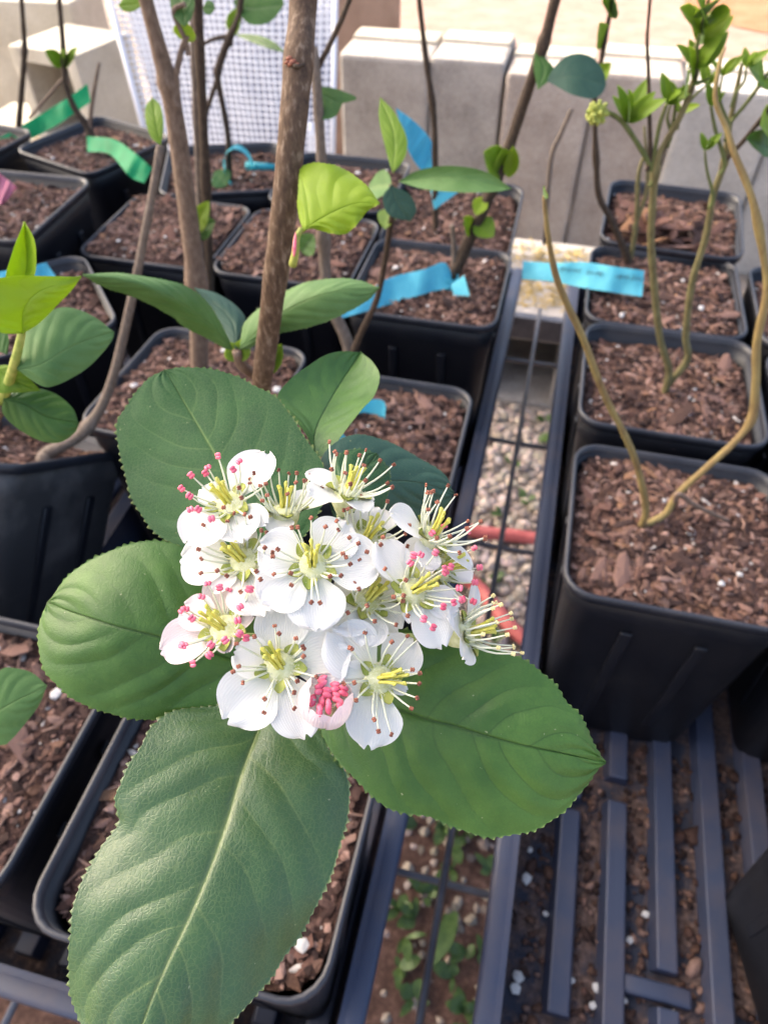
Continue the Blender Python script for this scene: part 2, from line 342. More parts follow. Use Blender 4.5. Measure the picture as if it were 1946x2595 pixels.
# leaf surface through three image lines (left edge, midrib, right edge), each given a real depth
def leaf(parent, Ls, Ms, Rs, dm, el=0.0, er=0.0, mat='leaf_mid', under='leaf_under', teeth=0, tamp=7.0,
         nv=7, quilt=0.00025, bend=0.0, ns=None, name='leaf', thick=0.00025, hi=True, lab=None, wav=0.0, flip=False, mw=0.013, lv=0.55):
    ntt = teeth * 6 if teeth else (60 if hi else 28)
    nh = ns or (18 if hi else 7)
    M = resample(Ms, ntt + 1); L = resample(Ls, ntt + 1); R = resample(Rs, ntt + 1)
    t0 = np.linspace(0, 1, ntt + 1); M0, L0, R0 = M, L, R
    dmid0 = spline([(q_,) for q_ in dm], ntt + 1)[:, 0]
    ntt = int(ntt * 1.30); tau = np.linspace(-0.30, 1, ntt + 1)      # rows of the grid run along the side veins
    hs = np.concatenate([[0.009, 0.020, 0.036], np.sin(np.linspace(0, math.pi / 2, nh + 1))[1:]]) if hi else np.concatenate([[0.03], np.sin(np.linspace(0, math.pi / 2, nh + 1))[1:]])
    svals = np.concatenate([-hs[::-1], [0], hs])
    ncol = len(svals); G = np.zeros((ntt + 1, ncol, 3)); VE = np.zeros((ntt + 1, ncol)); RM = np.zeros((ntt + 1, ncol)); H = np.zeros((ntt + 1, ncol))
    sgn_seed = random.random() * 50
    for j, s in enumerate(svals):
        a = abs(s); e = el if s < 0 else er; t = np.clip(tau + 0.20 * a + 0.10 * a * a, 0, 1)
        M = np.stack([np.interp(t, t0, M0[:, q_]) for q_ in (0, 1)], 1); E0 = L0 if s < 0 else R0
        E = np.stack([np.interp(t, t0, E0[:, q_]) for q_ in (0, 1)], 1); dmid = np.interp(t, t0, dmid0)
        px = M[:, 0] + (E[:, 0] - M[:, 0]) * a; py = M[:, 1] + (E[:, 1] - M[:, 1]) * a
        if teeth and a > 0.999:
            dx = E[:, 0] - M[:, 0]; dy = E[:, 1] - M[:, 1]; ln = np.hypot(dx, dy) + 1e-6
            tt = t * teeth + 0.08 * np.sin(t * 90 + sgn_seed); ph = tt - np.floor(tt)
            amp = tamp * (0.75 + 0.35 * np.sin(t * 57 + sgn_seed)) * np.clip(np.minimum(t, 1 - t) * 14, 0, 1)
            saw = np.where(ph < 0.8, ph / 0.8, (1 - ph) / 0.2)
            px = px + dx / ln * amp * saw; py = py + dy / ln * amp * saw
            RM[:, j] = np.clip(saw - 0.35, 0, 1)
        d = dmid + e * (a ** 1.6) * np.sin(np.pi * np.clip(t, 0.02, 0.98)) ** 0.7 + bend * a * a
        if wav: d = d + wav * a ** 3 * np.sin(t * 21 + sgn_seed + (2 if s < 0 else 0))
        for i in range(ntt + 1): G[i, j] = PD(px[i], py[i], d[i])
        mid = np.exp(-(a / (mw * (1.25 - 0.85 * t) + 0.005)) ** 2)
        u = (tau + 0.016 * np.sin(tau * 17 + sgn_seed + (1.7 if s < 0 else 0)) + 0.005 * np.sin(a * 11 + tau * 31)) * nv + (0.35 if s < 0 else 0.0)
        dist = np.abs(u - np.round(u)); lat = np.exp(-(dist / (0.024 * (1.15 - 0.45 * a))) ** 2) * (0.75 + 0.25 * np.sin(np.round(u) * 7.3 + sgn_seed)) * (1 - 0.9 * a ** 2.5) * (t > 0.02) * (tau > -0.02)
        VE[:, j] = np.clip(mid + lv * lat, 0, 1)
        H[:, j] = quilt * ((0.5 - 0.5 * np.cos(2 * math.pi * u)) ** 0.6 * np.clip(a * 3, 0, 1) * (1 - a ** 4)) - quilt * 0.7 * mid
    # normals towards the camera side
    du = np.gradient(G, axis=0); dv = np.gradient(G, axis=1); Nn = np.cross(du, dv)
    Nn /= (np.linalg.norm(Nn, axis=2, keepdims=True) + 1e-12)
    flipm = np.sign(np.sum(Nn * (EYE - G), axis=2)); 
    if np.mean(flipm) < 0: Nn = -Nn
    for i in range(ntt + 1):
        for j in range(ncol):
            H[i, j] += quilt * 0.8 * mnoise.noise(Vector(G[i, j] * 170 + np.array([sgn_seed, 0, 0])))
    G = G + Nn * H[..., None]
    fade = np.ones(ntt + 1)[:, None] * (1 - np.abs(svals)[None, :] ** 8)
    B = G - Nn * (thick * (0.15 + 0.85 * fade))[..., None]
    nvt = (ntt + 1) * ncol
    verts = np.vstack([G.reshape(-1, 3), B.reshape(-1, 3)]); faces = []; mi = []
    idx = lambda i, j: i * ncol + j
    for i in range(ntt):
        for j in range(ncol - 1):
            q = (idx(i, j), idx(i, j + 1), idx(i + 1, j + 1), idx(i + 1, j))
            faces.append(q); mi.append(1 if flip else 0)
            faces.append((q[3] + nvt, q[2] + nvt, q[1] + nvt, q[0] + nvt)); mi.append(0 if flip else 1)
        for j in (0, ncol - 1):
            q = (idx(i, j), idx(i + 1, j), idx(i + 1, j) + nvt, idx(i, j) + nvt); faces.append(q); mi.append(0)
    at = {'vein': ('FLOAT', np.concatenate([VE.ravel(), VE.ravel()])), 'rim': ('FLOAT', np.concatenate([RM.ravel(), RM.ravel()]))}
    o = mesh_obj(name, verts, faces, [mat, under], parent, True, mi, at)
    if lab: o['label'] = lab
    return o
# small leaf by axis: base point, tip point, face normal, width
def small_leaf(parent, base, tip, normal, width, mat='leaf_young', under='leaf_under', fold=0.25, droop=0.0, name='leaf', n=12, m=4, pw=0.85):
    base = np.asarray(base, float); tip = np.asarray(tip, float); ax = tip - base; Ln = np.linalg.norm(ax); ax = ax / Ln
    nr = unit(np.asarray(normal, float) - ax * np.dot(normal, ax)); sd = np.cross(nr, ax)
    V = []; ve = []; faces = []; nc = 2 * m + 1
    for i in range(n + 1):
        t = i / n; wd = width / 2 * math.sin(math.pi * min(1, t ** pw)) ** 0.8 + 0.0002
        c = base + ax * (Ln * t) - nr * (droop * Ln * t * t)
        for j in range(-m, m + 1):
            s = j / m
            V.append(c + sd * (wd * s) + nr * (fold * wd * abs(s) + 0.03 * wd * math.sin(t * 17 + s * 3))); ve.append(math.exp(-(s / 0.13) ** 2) * 0.8)
    nv = len(V); V2 = [v - nr * 0.0002 for v in V]; mi = []
    for i in range(n):
        for j in range(nc - 1):
            a = i * nc + j; faces.append((a, a + 1, a + nc + 1, a + nc)); mi.append(0)
            faces.append((a + nv + nc, a + nv + nc + 1, a + nv + 1, a + nv)); mi.append(1)
    return mesh_obj(name, V + V2, faces, [mat, under], parent, True, mi, {'vein': ('FLOAT', ve * 2), 'rim': ('FLOAT', [0.0] * (2 * nv))})

# ------------------------------------------------------------------ setting
GZ = 0.0; BENCH = 0.433; FLOOR = 0.440; RIM = 0.590; LIP = 0.490; SOILZ = RIM - 0.011
o = mesh_obj('ground', [(-150, -150, 0), (150, -150, 0), (150, 150, 0), (-150, 150, 0)], [(0, 1, 2, 3)], 'ground_earth', smooth=False); o['kind'] = 'structure'
o = mesh_obj('paving', [(-1.3, 2.05, 0.004), (9, 2.05, 0.004), (9, 9, 0.004), (-1.3, 9, 0.004)], [(0, 1, 2, 3)], 'paving', smooth=False); o['kind'] = 'structure'
o = mesh_obj('soil_bed', [(-1.2, -1.2, 0.004), (0.9, -1.2, 0.004), (0.9, 0.40, 0.004), (-1.2, 0.34, 0.004)], [(0, 1, 2, 3)], 'soil', smooth=False); o['kind'] = 'structure'
# patch of red earth on the paving
pts = []
for k in range(28):
    a = 2 * math.pi * k / 28; rr = 1 + 0.22 * mnoise.noise(Vector((math.cos(a) * 1.5, math.sin(a) * 1.5, 3)))
    pts.append((1.02 + 0.62 * rr * math.cos(a), 4.30 + 0.60 * rr * math.sin(a), 0.008))
v = [(1.02, 4.30, 0.05)] + pts
o = mesh_obj('red_soil_patch', v, [(0, 1 + k, 1 + (k + 1) % 28) for k in range(28)], 'red_soil'); o['kind'] = 'structure'

# gravel and weeds on the ground under the bench
def pebble(c, s, rnd, flat=0.7, el=1.0):
    # jittered octahedron-like stone, 12-14 vertices
    v = []; f = []
    ico = [(0, 0, 1), (0.894, 0, 0.447), (0.276, 0.851, 0.447), (-0.724, 0.526, 0.447), (-0.724, -0.526, 0.447), (0.276, -0.851, 0.447),
           (0.724, 0.526, -0.447), (-0.276, 0.851, -0.447), (-0.894, 0, -0.447), (-0.276, -0.851, -0.447), (0.724, -0.526, -0.447), (0, 0, -1)]
    F_ = [(0, 1, 2), (0, 2, 3), (0, 3, 4), (0, 4, 5), (0, 5, 1), (1, 6, 2), (2, 7, 3), (3, 8, 4), (4, 9, 5), (5, 10, 1),
          (6, 7, 2), (7, 8, 3), (8, 9, 4), (9, 10, 5), (10, 6, 1), (11, 7, 6), (11, 8, 7), (11, 9, 8), (11, 10, 9), (11, 6, 10)]
    a = rnd.uniform(0, 6.28); ca, sa = math.cos(a), math.sin(a); tl = rnd.uniform(-0.5, 0.5); ct, st = math.cos(tl), math.sin(tl)
    for q in ico:
        j = rnd.uniform(0.75, 1.2); x, y, z = q[0] * el * j, q[1] * j, q[2] * flat * j
        x, z = x * ct - z * st, x * st + z * ct
        v.append((c[0] + s * (x * ca - y * sa), c[1] + s * (x * sa + y * ca), c[2] + s * z))
    return v, F_
rnd = random.Random(3)
acc = Acc()
for k in range(3200):
    x = rnd.uniform(-0.11, 0.13); y = rnd.uniform(0.05, 1.08); s = rnd.uniform(0.003, 0.010) * (1.3 if rnd.random() < 0.06 else 1)
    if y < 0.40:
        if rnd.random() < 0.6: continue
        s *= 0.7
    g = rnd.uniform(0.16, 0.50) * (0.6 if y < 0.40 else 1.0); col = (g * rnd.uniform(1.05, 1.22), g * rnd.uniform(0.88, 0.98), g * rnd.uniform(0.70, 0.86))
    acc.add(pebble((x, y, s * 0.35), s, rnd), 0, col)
for k in range(1500):
    x = rnd.uniform(-1.2, 0.5); y = rnd.uniform(1.3, 1.67); s = rnd.uniform(0.003, 0.011)
    g = rnd.uniform(0.25, 0.6); acc.add(pebble((x, y, s * 0.35), s, rnd), 0, (g * 1.05, g * 0.95, g * 0.8))
acc.obj('gravel', 'gravel', smooth=False, kind='stuff')
acc = Acc()
def blade_leaf(acc, base, d, L_, w_, lift):
    d = unit(d); sd = np.cross(d, ZUP); sd = unit(sd); pts = []
    for i in range(5):
        t = i / 4; c = np.asarray(base) + d * L_ * t + ZUP * lift * L_ * math.sin(t * 2.2); ww = w_ * math.sin(math.pi * min(1, t * 0.85 + 0.08))
        pts += [c - sd * ww, c + ZUP * (-0.15 * ww), c + sd * ww]
    acc.add((pts, [(3 * i + j, 3 * i + j + 1, 3 * i + j + 4, 3 * i + j + 3) for i in range(4) for j in range(2)]))
for k in range(46):
    if k < 32: x, y = rnd.uniform(-0.03, 0.09), rnd.uniform(0.06, 0.36)
    else: x, y = rnd.uniform(-0.03, 0.06), rnd.uniform(0.36, 1.05)
    for q in range(rnd.randint(3, 6)):
        a = rnd.uniform(0, 6.28); blade_leaf(acc, (x, y, 0.004), (math.cos(a), math.sin(a), 0.25), rnd.uniform(0.010, 0.026), rnd.uniform(0.003, 0.008), rnd.uniform(0.1, 0.6))
acc.obj('ground_weeds', 'weed', kind='stuff')
acc = Acc()
for k in range(900):
    if k < 350: x, y, z = rnd.uniform(-0.06, 0.12), rnd.uniform(1.14, 1.36), 0.179
    else: x, y, z = rnd.uniform(-0.12, 0.16), rnd.uniform(1.44, 1.665), 0.004
    a = rnd.uniform(0, 6.28); L_ = rnd.uniform(0.008, 0.03); p = np.array([x, y, z + rnd.uniform(0, 0.004)]); d = np.array([math.cos(a), math.sin(a), rnd.uniform(-0.1, 0.2)]) * L_
    acc.add(tube([p, p + d * 0.5 + ZUP * 0.001, p + d], [0.0009, 0.0012, 0.0006], 4))
acc.obj('straw_litter', 'straw', kind='stuff')
# big fallen leaf on the ground below the gap
fl = mesh_obj('fallen_leaf', *(lambda a: (a.v, a.f))((lambda a: (blade_leaf(a, (0.012, 0.150, 0.012), (0.35, 1.0, 0.1), 0.055, 0.011, 0.25), a)[1])(Acc())), ['weed'])
tag(fl, 'single broad green leaf lying on the gravel below the gap between trays', 'leaf')

# ------------------------------------------------------------------ cinder blocks
def grid_face_block(w_, d_, h_, bev=0.006):
    return box(0, 0, h_ / 2, w_, d_, h_, bev)
xs = [-0.508, -0.298, -0.150, 0.045, 0.235, 0.425, 0.615]
seams = [-0.508, -0.305, -0.145, 0.040, 0.215, 0.405, 0.600]
labs = ['end concrete block of the upright row, beside the white netting', 'second upright concrete block from the netting end of the row',
        'upright concrete block behind the pot with the loose blue tape', 'upright concrete block behind the tray gap, darker patch low on its face',
        'pale upright concrete block behind the bark-filled tray corner', 'upright concrete block at the far end of the row from the netting']
for i in range(6):
    a, b_ = seams[i], seams[i + 1]; wd = b_ - a - 0.004
    t = thing('concrete_block', labs[i], 'concrete block', ((a + b_) / 2, 1.68 + 0.095 + (0.0, 0.008, -0.004, 0.012, -0.006, 0.004)[i], 0), (0, 0, random.uniform(-0.012, 0.012)), 'upright concrete blocks in a row behind the pots')
    hb = 0.39 + (0.006, 0.010, -0.004, 0.004, -0.006, 0.0)[i]; cm_ = ('concrete_grey', 'concrete_grey', 'concrete_warm', 'concrete_warm', 'concrete_pale', 'concrete_pale')[i]
    v, f = box(0, 0, hb / 2, wd, 0.19, hb, 0.009); v = [(p[0] + 0.003 * mnoise.noise(Vector((p[2] * 9, p[1] * 9, i))), p[1] + 0.003 * mnoise.noise(Vector((p[0] * 30, p[2] * 9, i))), p[2]) for p in v]
    mesh_obj('block_body', v, f, cm_, t, False)
    ridge = Acc(); ridge.add(box(0, 0.05, hb + 0.002, wd * 0.96, 0.07, 0.012, 0.005)); ridge.obj('mortar_strip', 'concrete_cream', t, False)
def hollow_block(name, label, loc, rotz, mat, w_=0.19, d_=0.19, h_=0.39, lie=False, hole=True):
    t = thing(name, label, 'concrete block', loc, (0, 0, rotz))
    if lie: w_, h_ = 0.39, 0.178
    wl = 0.030; acc = Acc()
    # webs and shells around two cores that run front to back
    if lie:
        n = 2; span = (w_ - wl * 3) / 2
        acc.add(box(0, 0, h_ - 0.017, w_, d_, 0.034, 0.003)); acc.add(box(0, 0, 0.005, w_ - 0.002, d_ - 0.002, 0.010))
        acc.add(box(0, d_ / 2 - 0.02, h_ / 2, w_ - 0.01, 0.02, h_ - 0.05))  # back plate added to shut out light, so the cores go dark
        for k in range(3): acc.add(box(-w_ / 2 + wl / 2 + k * (span + wl), 0, (0.010 + h_ - 0.034) / 2, wl - 0.004, d_ - 0.004, h_ - 0.044))
    else:
        span = (h_ - wl * 3) / 2
        for sx in (-1, 1): acc.add(box(sx * (w_ / 2 - wl / 2), 0, h_ / 2, wl, d_, h_, 0.004))
        for k in range(3): acc.add(box(0, 0, wl / 2 + k * (span + wl), w_ - 2 * wl + 0.002, d_ - 0.004, wl - 0.002))
        acc.add(box(0, d_ / 2 - 0.03, h_ / 2, w_ - 2 * wl, 0.02, h_ - 0.02))
    acc.obj('block_body', mat, t, False)
    return t
hollow_block('concrete_block', 'hollow concrete block on end, its dark square core open to the front', (-1.135, 1.665, 0), -0.20, 'concrete_cream')
hollow_block('concrete_block', 'hollow concrete block lying under the bench gap with straw on top', (0.07, 1.24, 0), 0.0, 'concrete_grey', lie=True, d_=0.30)
t = thing('concrete_block', 'cream concrete block in sun behind the hollow block', 'concrete block', (-1.50, 2.02, 0), (0, 0, 0.08))
mesh_obj('block_body', *box(0, 0, 0.195, 0.39, 0.19, 0.39, 0.008), 'concrete_cream', t, False)
t = thing('concrete_block', 'low concrete block beside the hollow block at the left pots', 'concrete block', (-1.36, 1.62, 0), (0, 0, 0.05))
mesh_obj('block_body', *box(0, 0, 0.095, 0.19, 0.39, 0.19, 0.008), 'concrete_cream', t, False)
# brown board and white post standing behind the row
t = thing('wooden_board', 'brown wooden board standing behind the end of the block row', 'board', (-0.62, 2.12, 0), (0, 0, 0.05))
mesh_obj('board_panel', *box(0, 0, 0.26, 0.30, 0.03, 0.52, 0.004), 'brown_board', t, False)
t = thing('white_post', 'white square post between the netting and the brown board', 'post', (-0.80, 2.02, 0))
mesh_obj('post_shaft', *box(0, 0, 0.35, 0.06, 0.06, 0.70, 0.004), 'white_paint', t, False)
mesh_obj('post_cap', *box(0, 0, 0.705, 0.07, 0.07, 0.014, 0.003), 'white_paint', t, False)
# long white beam far behind
t = thing('white_beam', 'long white painted beam lying on the sunlit paving', 'beam', (1.55, 5.35, 0), (0, 0, 0.02))
mesh_obj('beam_top', *box(0, 0, 0.10, 3.6, 0.14, 0.05, 0.006), 'white_paint', t, False)
mesh_obj('beam_web', *box(0, 0, 0.042, 3.6, 0.06, 0.07, 0.004), 'white_paint', t, False)

# ------------------------------------------------------------------ white netting panel leaning behind the pots
t = thing('netting_panel', 'white plastic mesh panel leaning upright behind the left pots', 'netting')
A = PY(385, 402, 1.24); Bp = PY(842, 428, 1.24); C_ = PY(262, -60, 1.40); D_ = PY(850, -60, 1.40)
def npt(u, v_):
    p = (A * (1 - u) + Bp * u) * (1 - v_) + (C_ * (1 - u) + D_ * u) * v_
    return p + np.array([0, 0.012 * math.sin(u * 5 + 1) * math.sin(v_ * 3), 0])
acc = Acc(); NU, NV = 34, 28
for i in range(NU + 1):
    u = i / NU; acc.add(tube([npt(u + 0.004 * math.sin(v_ * 9 + i), v_) for v_ in np.linspace(0, 1, 8)], 0.0017, 4))
for j in range(NV + 1):
    v_ = j / NV; acc.add(tube([npt(u, v_ + 0.003 * math.sin(u * 11 + j)) for u in np.linspace(0, 1, 8)], 0.0015, 4))
acc.obj('mesh_strands', 'white_plastic', t, False)
for (a, b_) in ((A, C_), (Bp, D_), (A, Bp)):
    acc = Acc(); acc.add(tube([a, (a + b_) / 2, b_], 0.0055, 6)); acc.obj('hem_edge', 'white_plastic', t)
acc = Acc(); q = [npt(u, v_) + np.array([0, 0.035, -0.01]) for v_ in np.linspace(0, 1, 9) for u in np.linspace(0.02, 0.98, 9)]
acc.add((q, [(j * 9 + i, j * 9 + i + 1, j * 9 + i + 10, j * 9 + i + 9) for j in range(8) for i in range(8)])); acc.obj('added_backing', 'sheet_blue', t)  # added blue-grey backing, makes the mesh holes look shaded
for i in (0, 1):
    lo = npt(0.1 + 0.8 * i, 0.25) ; acc = Acc(); acc.add(tube([lo, np.array([lo[0], lo[1], 0.0])], 0.008, 6)); acc.obj('foot_stake', 'white_plastic', t)

# ------------------------------------------------------------------ wire bench and hose
t = thing('wire_bench', 'grey steel wire mesh bench top under the seedling trays', 'bench')
for i in range(-15, 9):
    acc = Acc(); x = 0.006 + i * 0.0508; acc.add(tube([(x, -0.30, BENCH - 0.0024), (x, 0.4, BENCH - 0.0026), (x, 0.725, BENCH - 0.0024)], 0.0022, 6)); acc.obj('wire', 'wire_steel', t)
for i in range(-3, 5):
    y = 0.118 + i * 0.127
    acc = Acc(); acc.add(tube([(-0.78, y, BENCH - 0.0068), (0, y + 0.001, BENCH - 0.0066), (0.43, y, BENCH - 0.0068)], 0.0022, 6)); acc.obj('wire', 'wire_steel', t)
for x, y in ((-0.78, -0.29), (0.43, -0.29), (-0.78, 0.72), (0.43, 0.72)):
    mesh_obj('leg', *box(x, y, (BENCH - 0.004) / 2, 0.03, 0.03, BENCH - 0.004, 0.003), 'wire_steel', t, False)
for y in (-0.29, 0.72): mesh_obj('end_rail', *box(-0.175, y, BENCH - 0.024, 1.18, 0.012, 0.028, 0.002), 'wire_steel', t, False)
hp = [PZ(900, 1310, 0.011), PZ(1130, 1335, 0.011), PZ(1225, 1350, 0.011), PZ(1345, 1364, 0.011), PZ(1480, 1400, 0.011), PZ(1560, 1560, 0.011), PZ(1480, 1680, 0.011),
      PZ(1330, 1620, 0.013), PZ(1255, 1540, 0.013), PZ(1195, 1475, 0.013), PZ(1050, 1400, 0.03), PZ(900, 1420, 0.011)]
acc = Acc(); acc.add(tube(spline(hp, 90), 0.0105, 12)); o = acc.obj('garden_hose', 'hose_red')
tag(o, 'red rubber garden hose coiled on the gravel under the bench', 'hose')

# ------------------------------------------------------------------ trays
def tray(label, x0, x1, y0, y1, bars, group='black slatted nursery trays'):
    t = thing('nursery_tray', label, 'tray', ((x0 + x1) / 2, (y0 + y1) / 2, BENCH), (0, 0, 0), group)
    W, D = x1 - x0, y1 - y0; fl = FLOOR - BENCH
    mesh_obj('tray_floor', *box(0, 0, fl - 0.003, W - 0.016, D - 0.016, 0.004), 'tray_dirt', t, False)
    h = LIP - BENCH
    for nm, cx_, cy_, sx, sy in (('side_wall', -W / 2 + 0.010, 0, 0.003, D - 0.02), ('side_wall', W / 2 - 0.010, 0, 0.003, D - 0.02),
                                 ('end_wall', 0, -D / 2 + 0.010, W - 0.02, 0.003), ('end_wall', 0, D / 2 - 0.010, W - 0.02, 0.003)):
        mesh_obj(nm, *box(cx_, cy_, (0.004 + h) / 2, sx, sy, h - 0.004), 'tray_black', t, False)
    for s in (-1, 1):
        mesh_obj('side_lip', *box(s * (W / 2 - 0.0055), 0, h - 0.004, 0.011, D, 0.008, 0.0026), 'tray_black', t, True)
        mesh_obj('end_lip', *box(0, s * (D / 2 - 0.0055), h - 0.0045, W - 0.02, 0.011, 0.008, 0.0026), 'tray_black', t, True)
    for (bx, segs) in bars:
        for (ya, yb) in segs:
            cy_ = (ya + yb) / 2 - (y0 + y1) / 2; L_ = yb - ya
            v, f = box(0, 0, 0, 0.0108, L_, 0.010, 0.0012)
            v = [(p[0] * (1.35 if p[2] < 0 else 1.0) + bx - (x0 + x1) / 2, p[1] + cy_, p[2] + fl + 0.003) for p in v]
            mesh_obj('slat', v, f, 'tray_black', t, False)
    return t
TR = dict(x0=0.028, x1=0.305, y0=-0.06, y1=0.69)
def bx(px, py): return PZ(px, py, FLOOR + 0.008)
bars = []
b1x = bx(1437, 2200)[0]; pit = 0.0262
yb = lambda px, py: float(bx(px, py)[1])
brk = {0: [(yb(1385, 2563), yb(1440, 2047)), (yb(1440, 2015), 0.66)], 1: [(-0.045, yb(1565, 2029)), (yb(1565, 1971), 0.66)], 2: [(-0.045, yb(1690, 2555)), (yb(1690, 2462), 0.66)]}
for k in range(3, 9): brk[k] = [(-0.045, 0.66)]
for k in range(9): bars.append((b1x + k * pit, brk[k]))
tr = tray('black slatted tray with dirt between its bars, half empty at one end', bars=bars, **TR)
# cross ridge linking two bars
cp = bx(1668, 2508); mesh_obj('cross_rib', *box(cp[0] - tr.location.x, cp[1] - tr.location.y, FLOOR - BENCH + 0.003, 0.034, 0.009, 0.006, 0.002), 'tray_black', tr, True)
tray('black tray whose pots hold the flowering shrub and green-leaved stems', -0.272, -0.018, 0.010, 0.70, [(-0.25 + k * 0.026, [(0.03, 0.68)]) for k in range(9)])
tray('black tray under the pots marked with green tape', -0.66, -0.278, 0.010, 0.74, [(-0.64 + k * 0.026, [(0.03, 0.70)]) for k in range(14)])
# litter on the right tray floor
rnd = random.Random(11); acc = Acc()
CH = [(0.125, 0.066, 0.050), (0.20, 0.116, 0.090), (0.065, 0.036, 0.029), (0.28, 0.175, 0.140), (0.038, 0.023, 0.020), (0.17, 0.092, 0.062)]
for k in range(2600):
    x = rnd.uniform(0.042, 0.22); y = rnd.uniform(-0.04, 0.22); ph = ((x - b1x) / pit + 0.5) % 1.0 - 0.5
    if abs(ph) < 0.27 and rnd.random() < 0.985: continue
    s = rnd.uniform(0.0006, 0.0022) * (2.0 if rnd.random() < 0.07 else 1); c = rnd.choice(CH); j = rnd.uniform(0.5, 1.1)
    acc.add(pebble((x, y, FLOOR + s * 0.3), s, rnd, 0.5, rnd.uniform(1, 1.9)), 0, (c[0] * j, c[1] * j, c[2] * j))
acc.obj('tray_litter', 'chips', tr if False else None, kind='stuff')
# perlite grains lying on the tray
pl = [(1333, 2228, 3.4), (1312, 2475, 3.6), (1306, 2505, 3.2), (1511, 2505, 2.8), (1448, 2485, 2.2), (1634, 2316, 2.3), (1595, 2382, 2.4), (1545, 2445, 1.8), (1500, 2548, 2.2),
      (1725, 2540, 2.6), (1795, 2543, 2.0), (1583, 2536, 1.8), (1706, 2570, 2.0), (1382, 2315, 1.8), (1343, 2153, 2.0), (1545, 2063, 1.5)]
pm = []
for k in range(5):
    v, f = pebble((0, 0, 0), 1.0, rnd, 0.8); me = bpy.data.meshes.new('perlite_grain'); me.from_pydata(v, [], f); me.materials.append(MATS['perlite']); pm.append(me)
for k, (px, py, s) in enumerate(pl):
    p = PZ(px, py, FLOOR + 0.001); o = link('perlite_grain', pm[k % 5]); o.location = (p[0], p[1], FLOOR + s * 0.0004); sc = s * 0.00092; o.scale = (sc, sc, sc); o.rotation_euler = (0, 0, k)
    tag(o, 'white perlite grain lying in the grooves of the half empty tray', 'perlite', 'perlite grains on the tray floor')

# ------------------------------------------------------------------ pots
def rsq(hf, rad, z, n=5):
    out = []
    for q in range(4):
        c = (hf - rad) * np.array([(1, 1), (-1, 1), (-1, -1), (1, -1)][q])
        for k in range(n + 1):
            a = math.pi / 2 * (q + k / n); out.append((c[0] + rad * math.cos(a), c[1] + rad * math.sin(a), z))
    return out
def loft(rings, close_bottom=False, close_top=False):
    n = len(rings[0]); v = [p for r_ in rings for p in r_]; f = []
    for i in range(len(rings) - 1):
        for k in range(n): f.append((i * n + k, i * n + (k + 1) % n, (i + 1) * n + (k + 1) % n, (i + 1) * n + k))
    if close_bottom: f.append(tuple(range(n - 1, -1, -1)))
    if close_top: f.append(tuple((len(rings) - 1) * n + k for k in range(n)))
    return v, f
PH = RIM - FLOOR                      # pot height, local z runs 0 .. PH
HFB, HFT = 0.0425, 0.0535
wall_v, wall_f = loft([rsq(HFB, 0.011, 0.0), rsq(HFB + 0.001, 0.0115, 0.002), rsq(HFT - 0.0025, 0.0135, PH - 0.022), rsq(HFT - 0.0015, 0.0138, PH - 0.020), rsq(HFT - 0.0005, 0.014, PH - 0.0045),
                       rsq(HFT - 0.0015, 0.013, PH - 0.0040), rsq(HFT - 0.0025, 0.0125, PH - 0.020), rsq(HFT - 0.006, 0.0115, PH - 0.040)], True)
wall_me = mesh_obj('pot_wall_src', wall_v, wall_f, 'pot_black').data
rim_v, rim_f = loft([rsq(HFT - 0.0006, 0.0138, PH - 0.0055), rsq(HFT + 0.0010, 0.0146, PH - 0.0055), rsq(HFT + 0.0013, 0.0147, PH - 0.0014), rsq(HFT + 0.0009, 0.0144, PH - 0.0002), rsq(HFT - 0.0001, 0.0139, PH),
                     rsq(HFT - 0.0010, 0.0134, PH - 0.0005), rsq(HFT - 0.0013, 0.0132, PH - 0.0065)])
rim_me = mesh_obj('pot_rim_src', rim_v, rim_f, 'rim_black').data
rib_v, rib_f = box(0, 0, 0, 0.006, 0.0024, 0.100, 0.0008)
rib_v = [(p[0], p[1] + (0.0029 if p[2] > 0 else -0.0045), p[2]) for p in rib_v]
rib_me = mesh_obj('pot_rib_src', rib_v, rib_f, 'pot_black').data
for nm in ('pot_wall_src', 'pot_rim_src', 'pot_rib_src'): bpy.data.objects.remove(bpy.data.objects[nm])
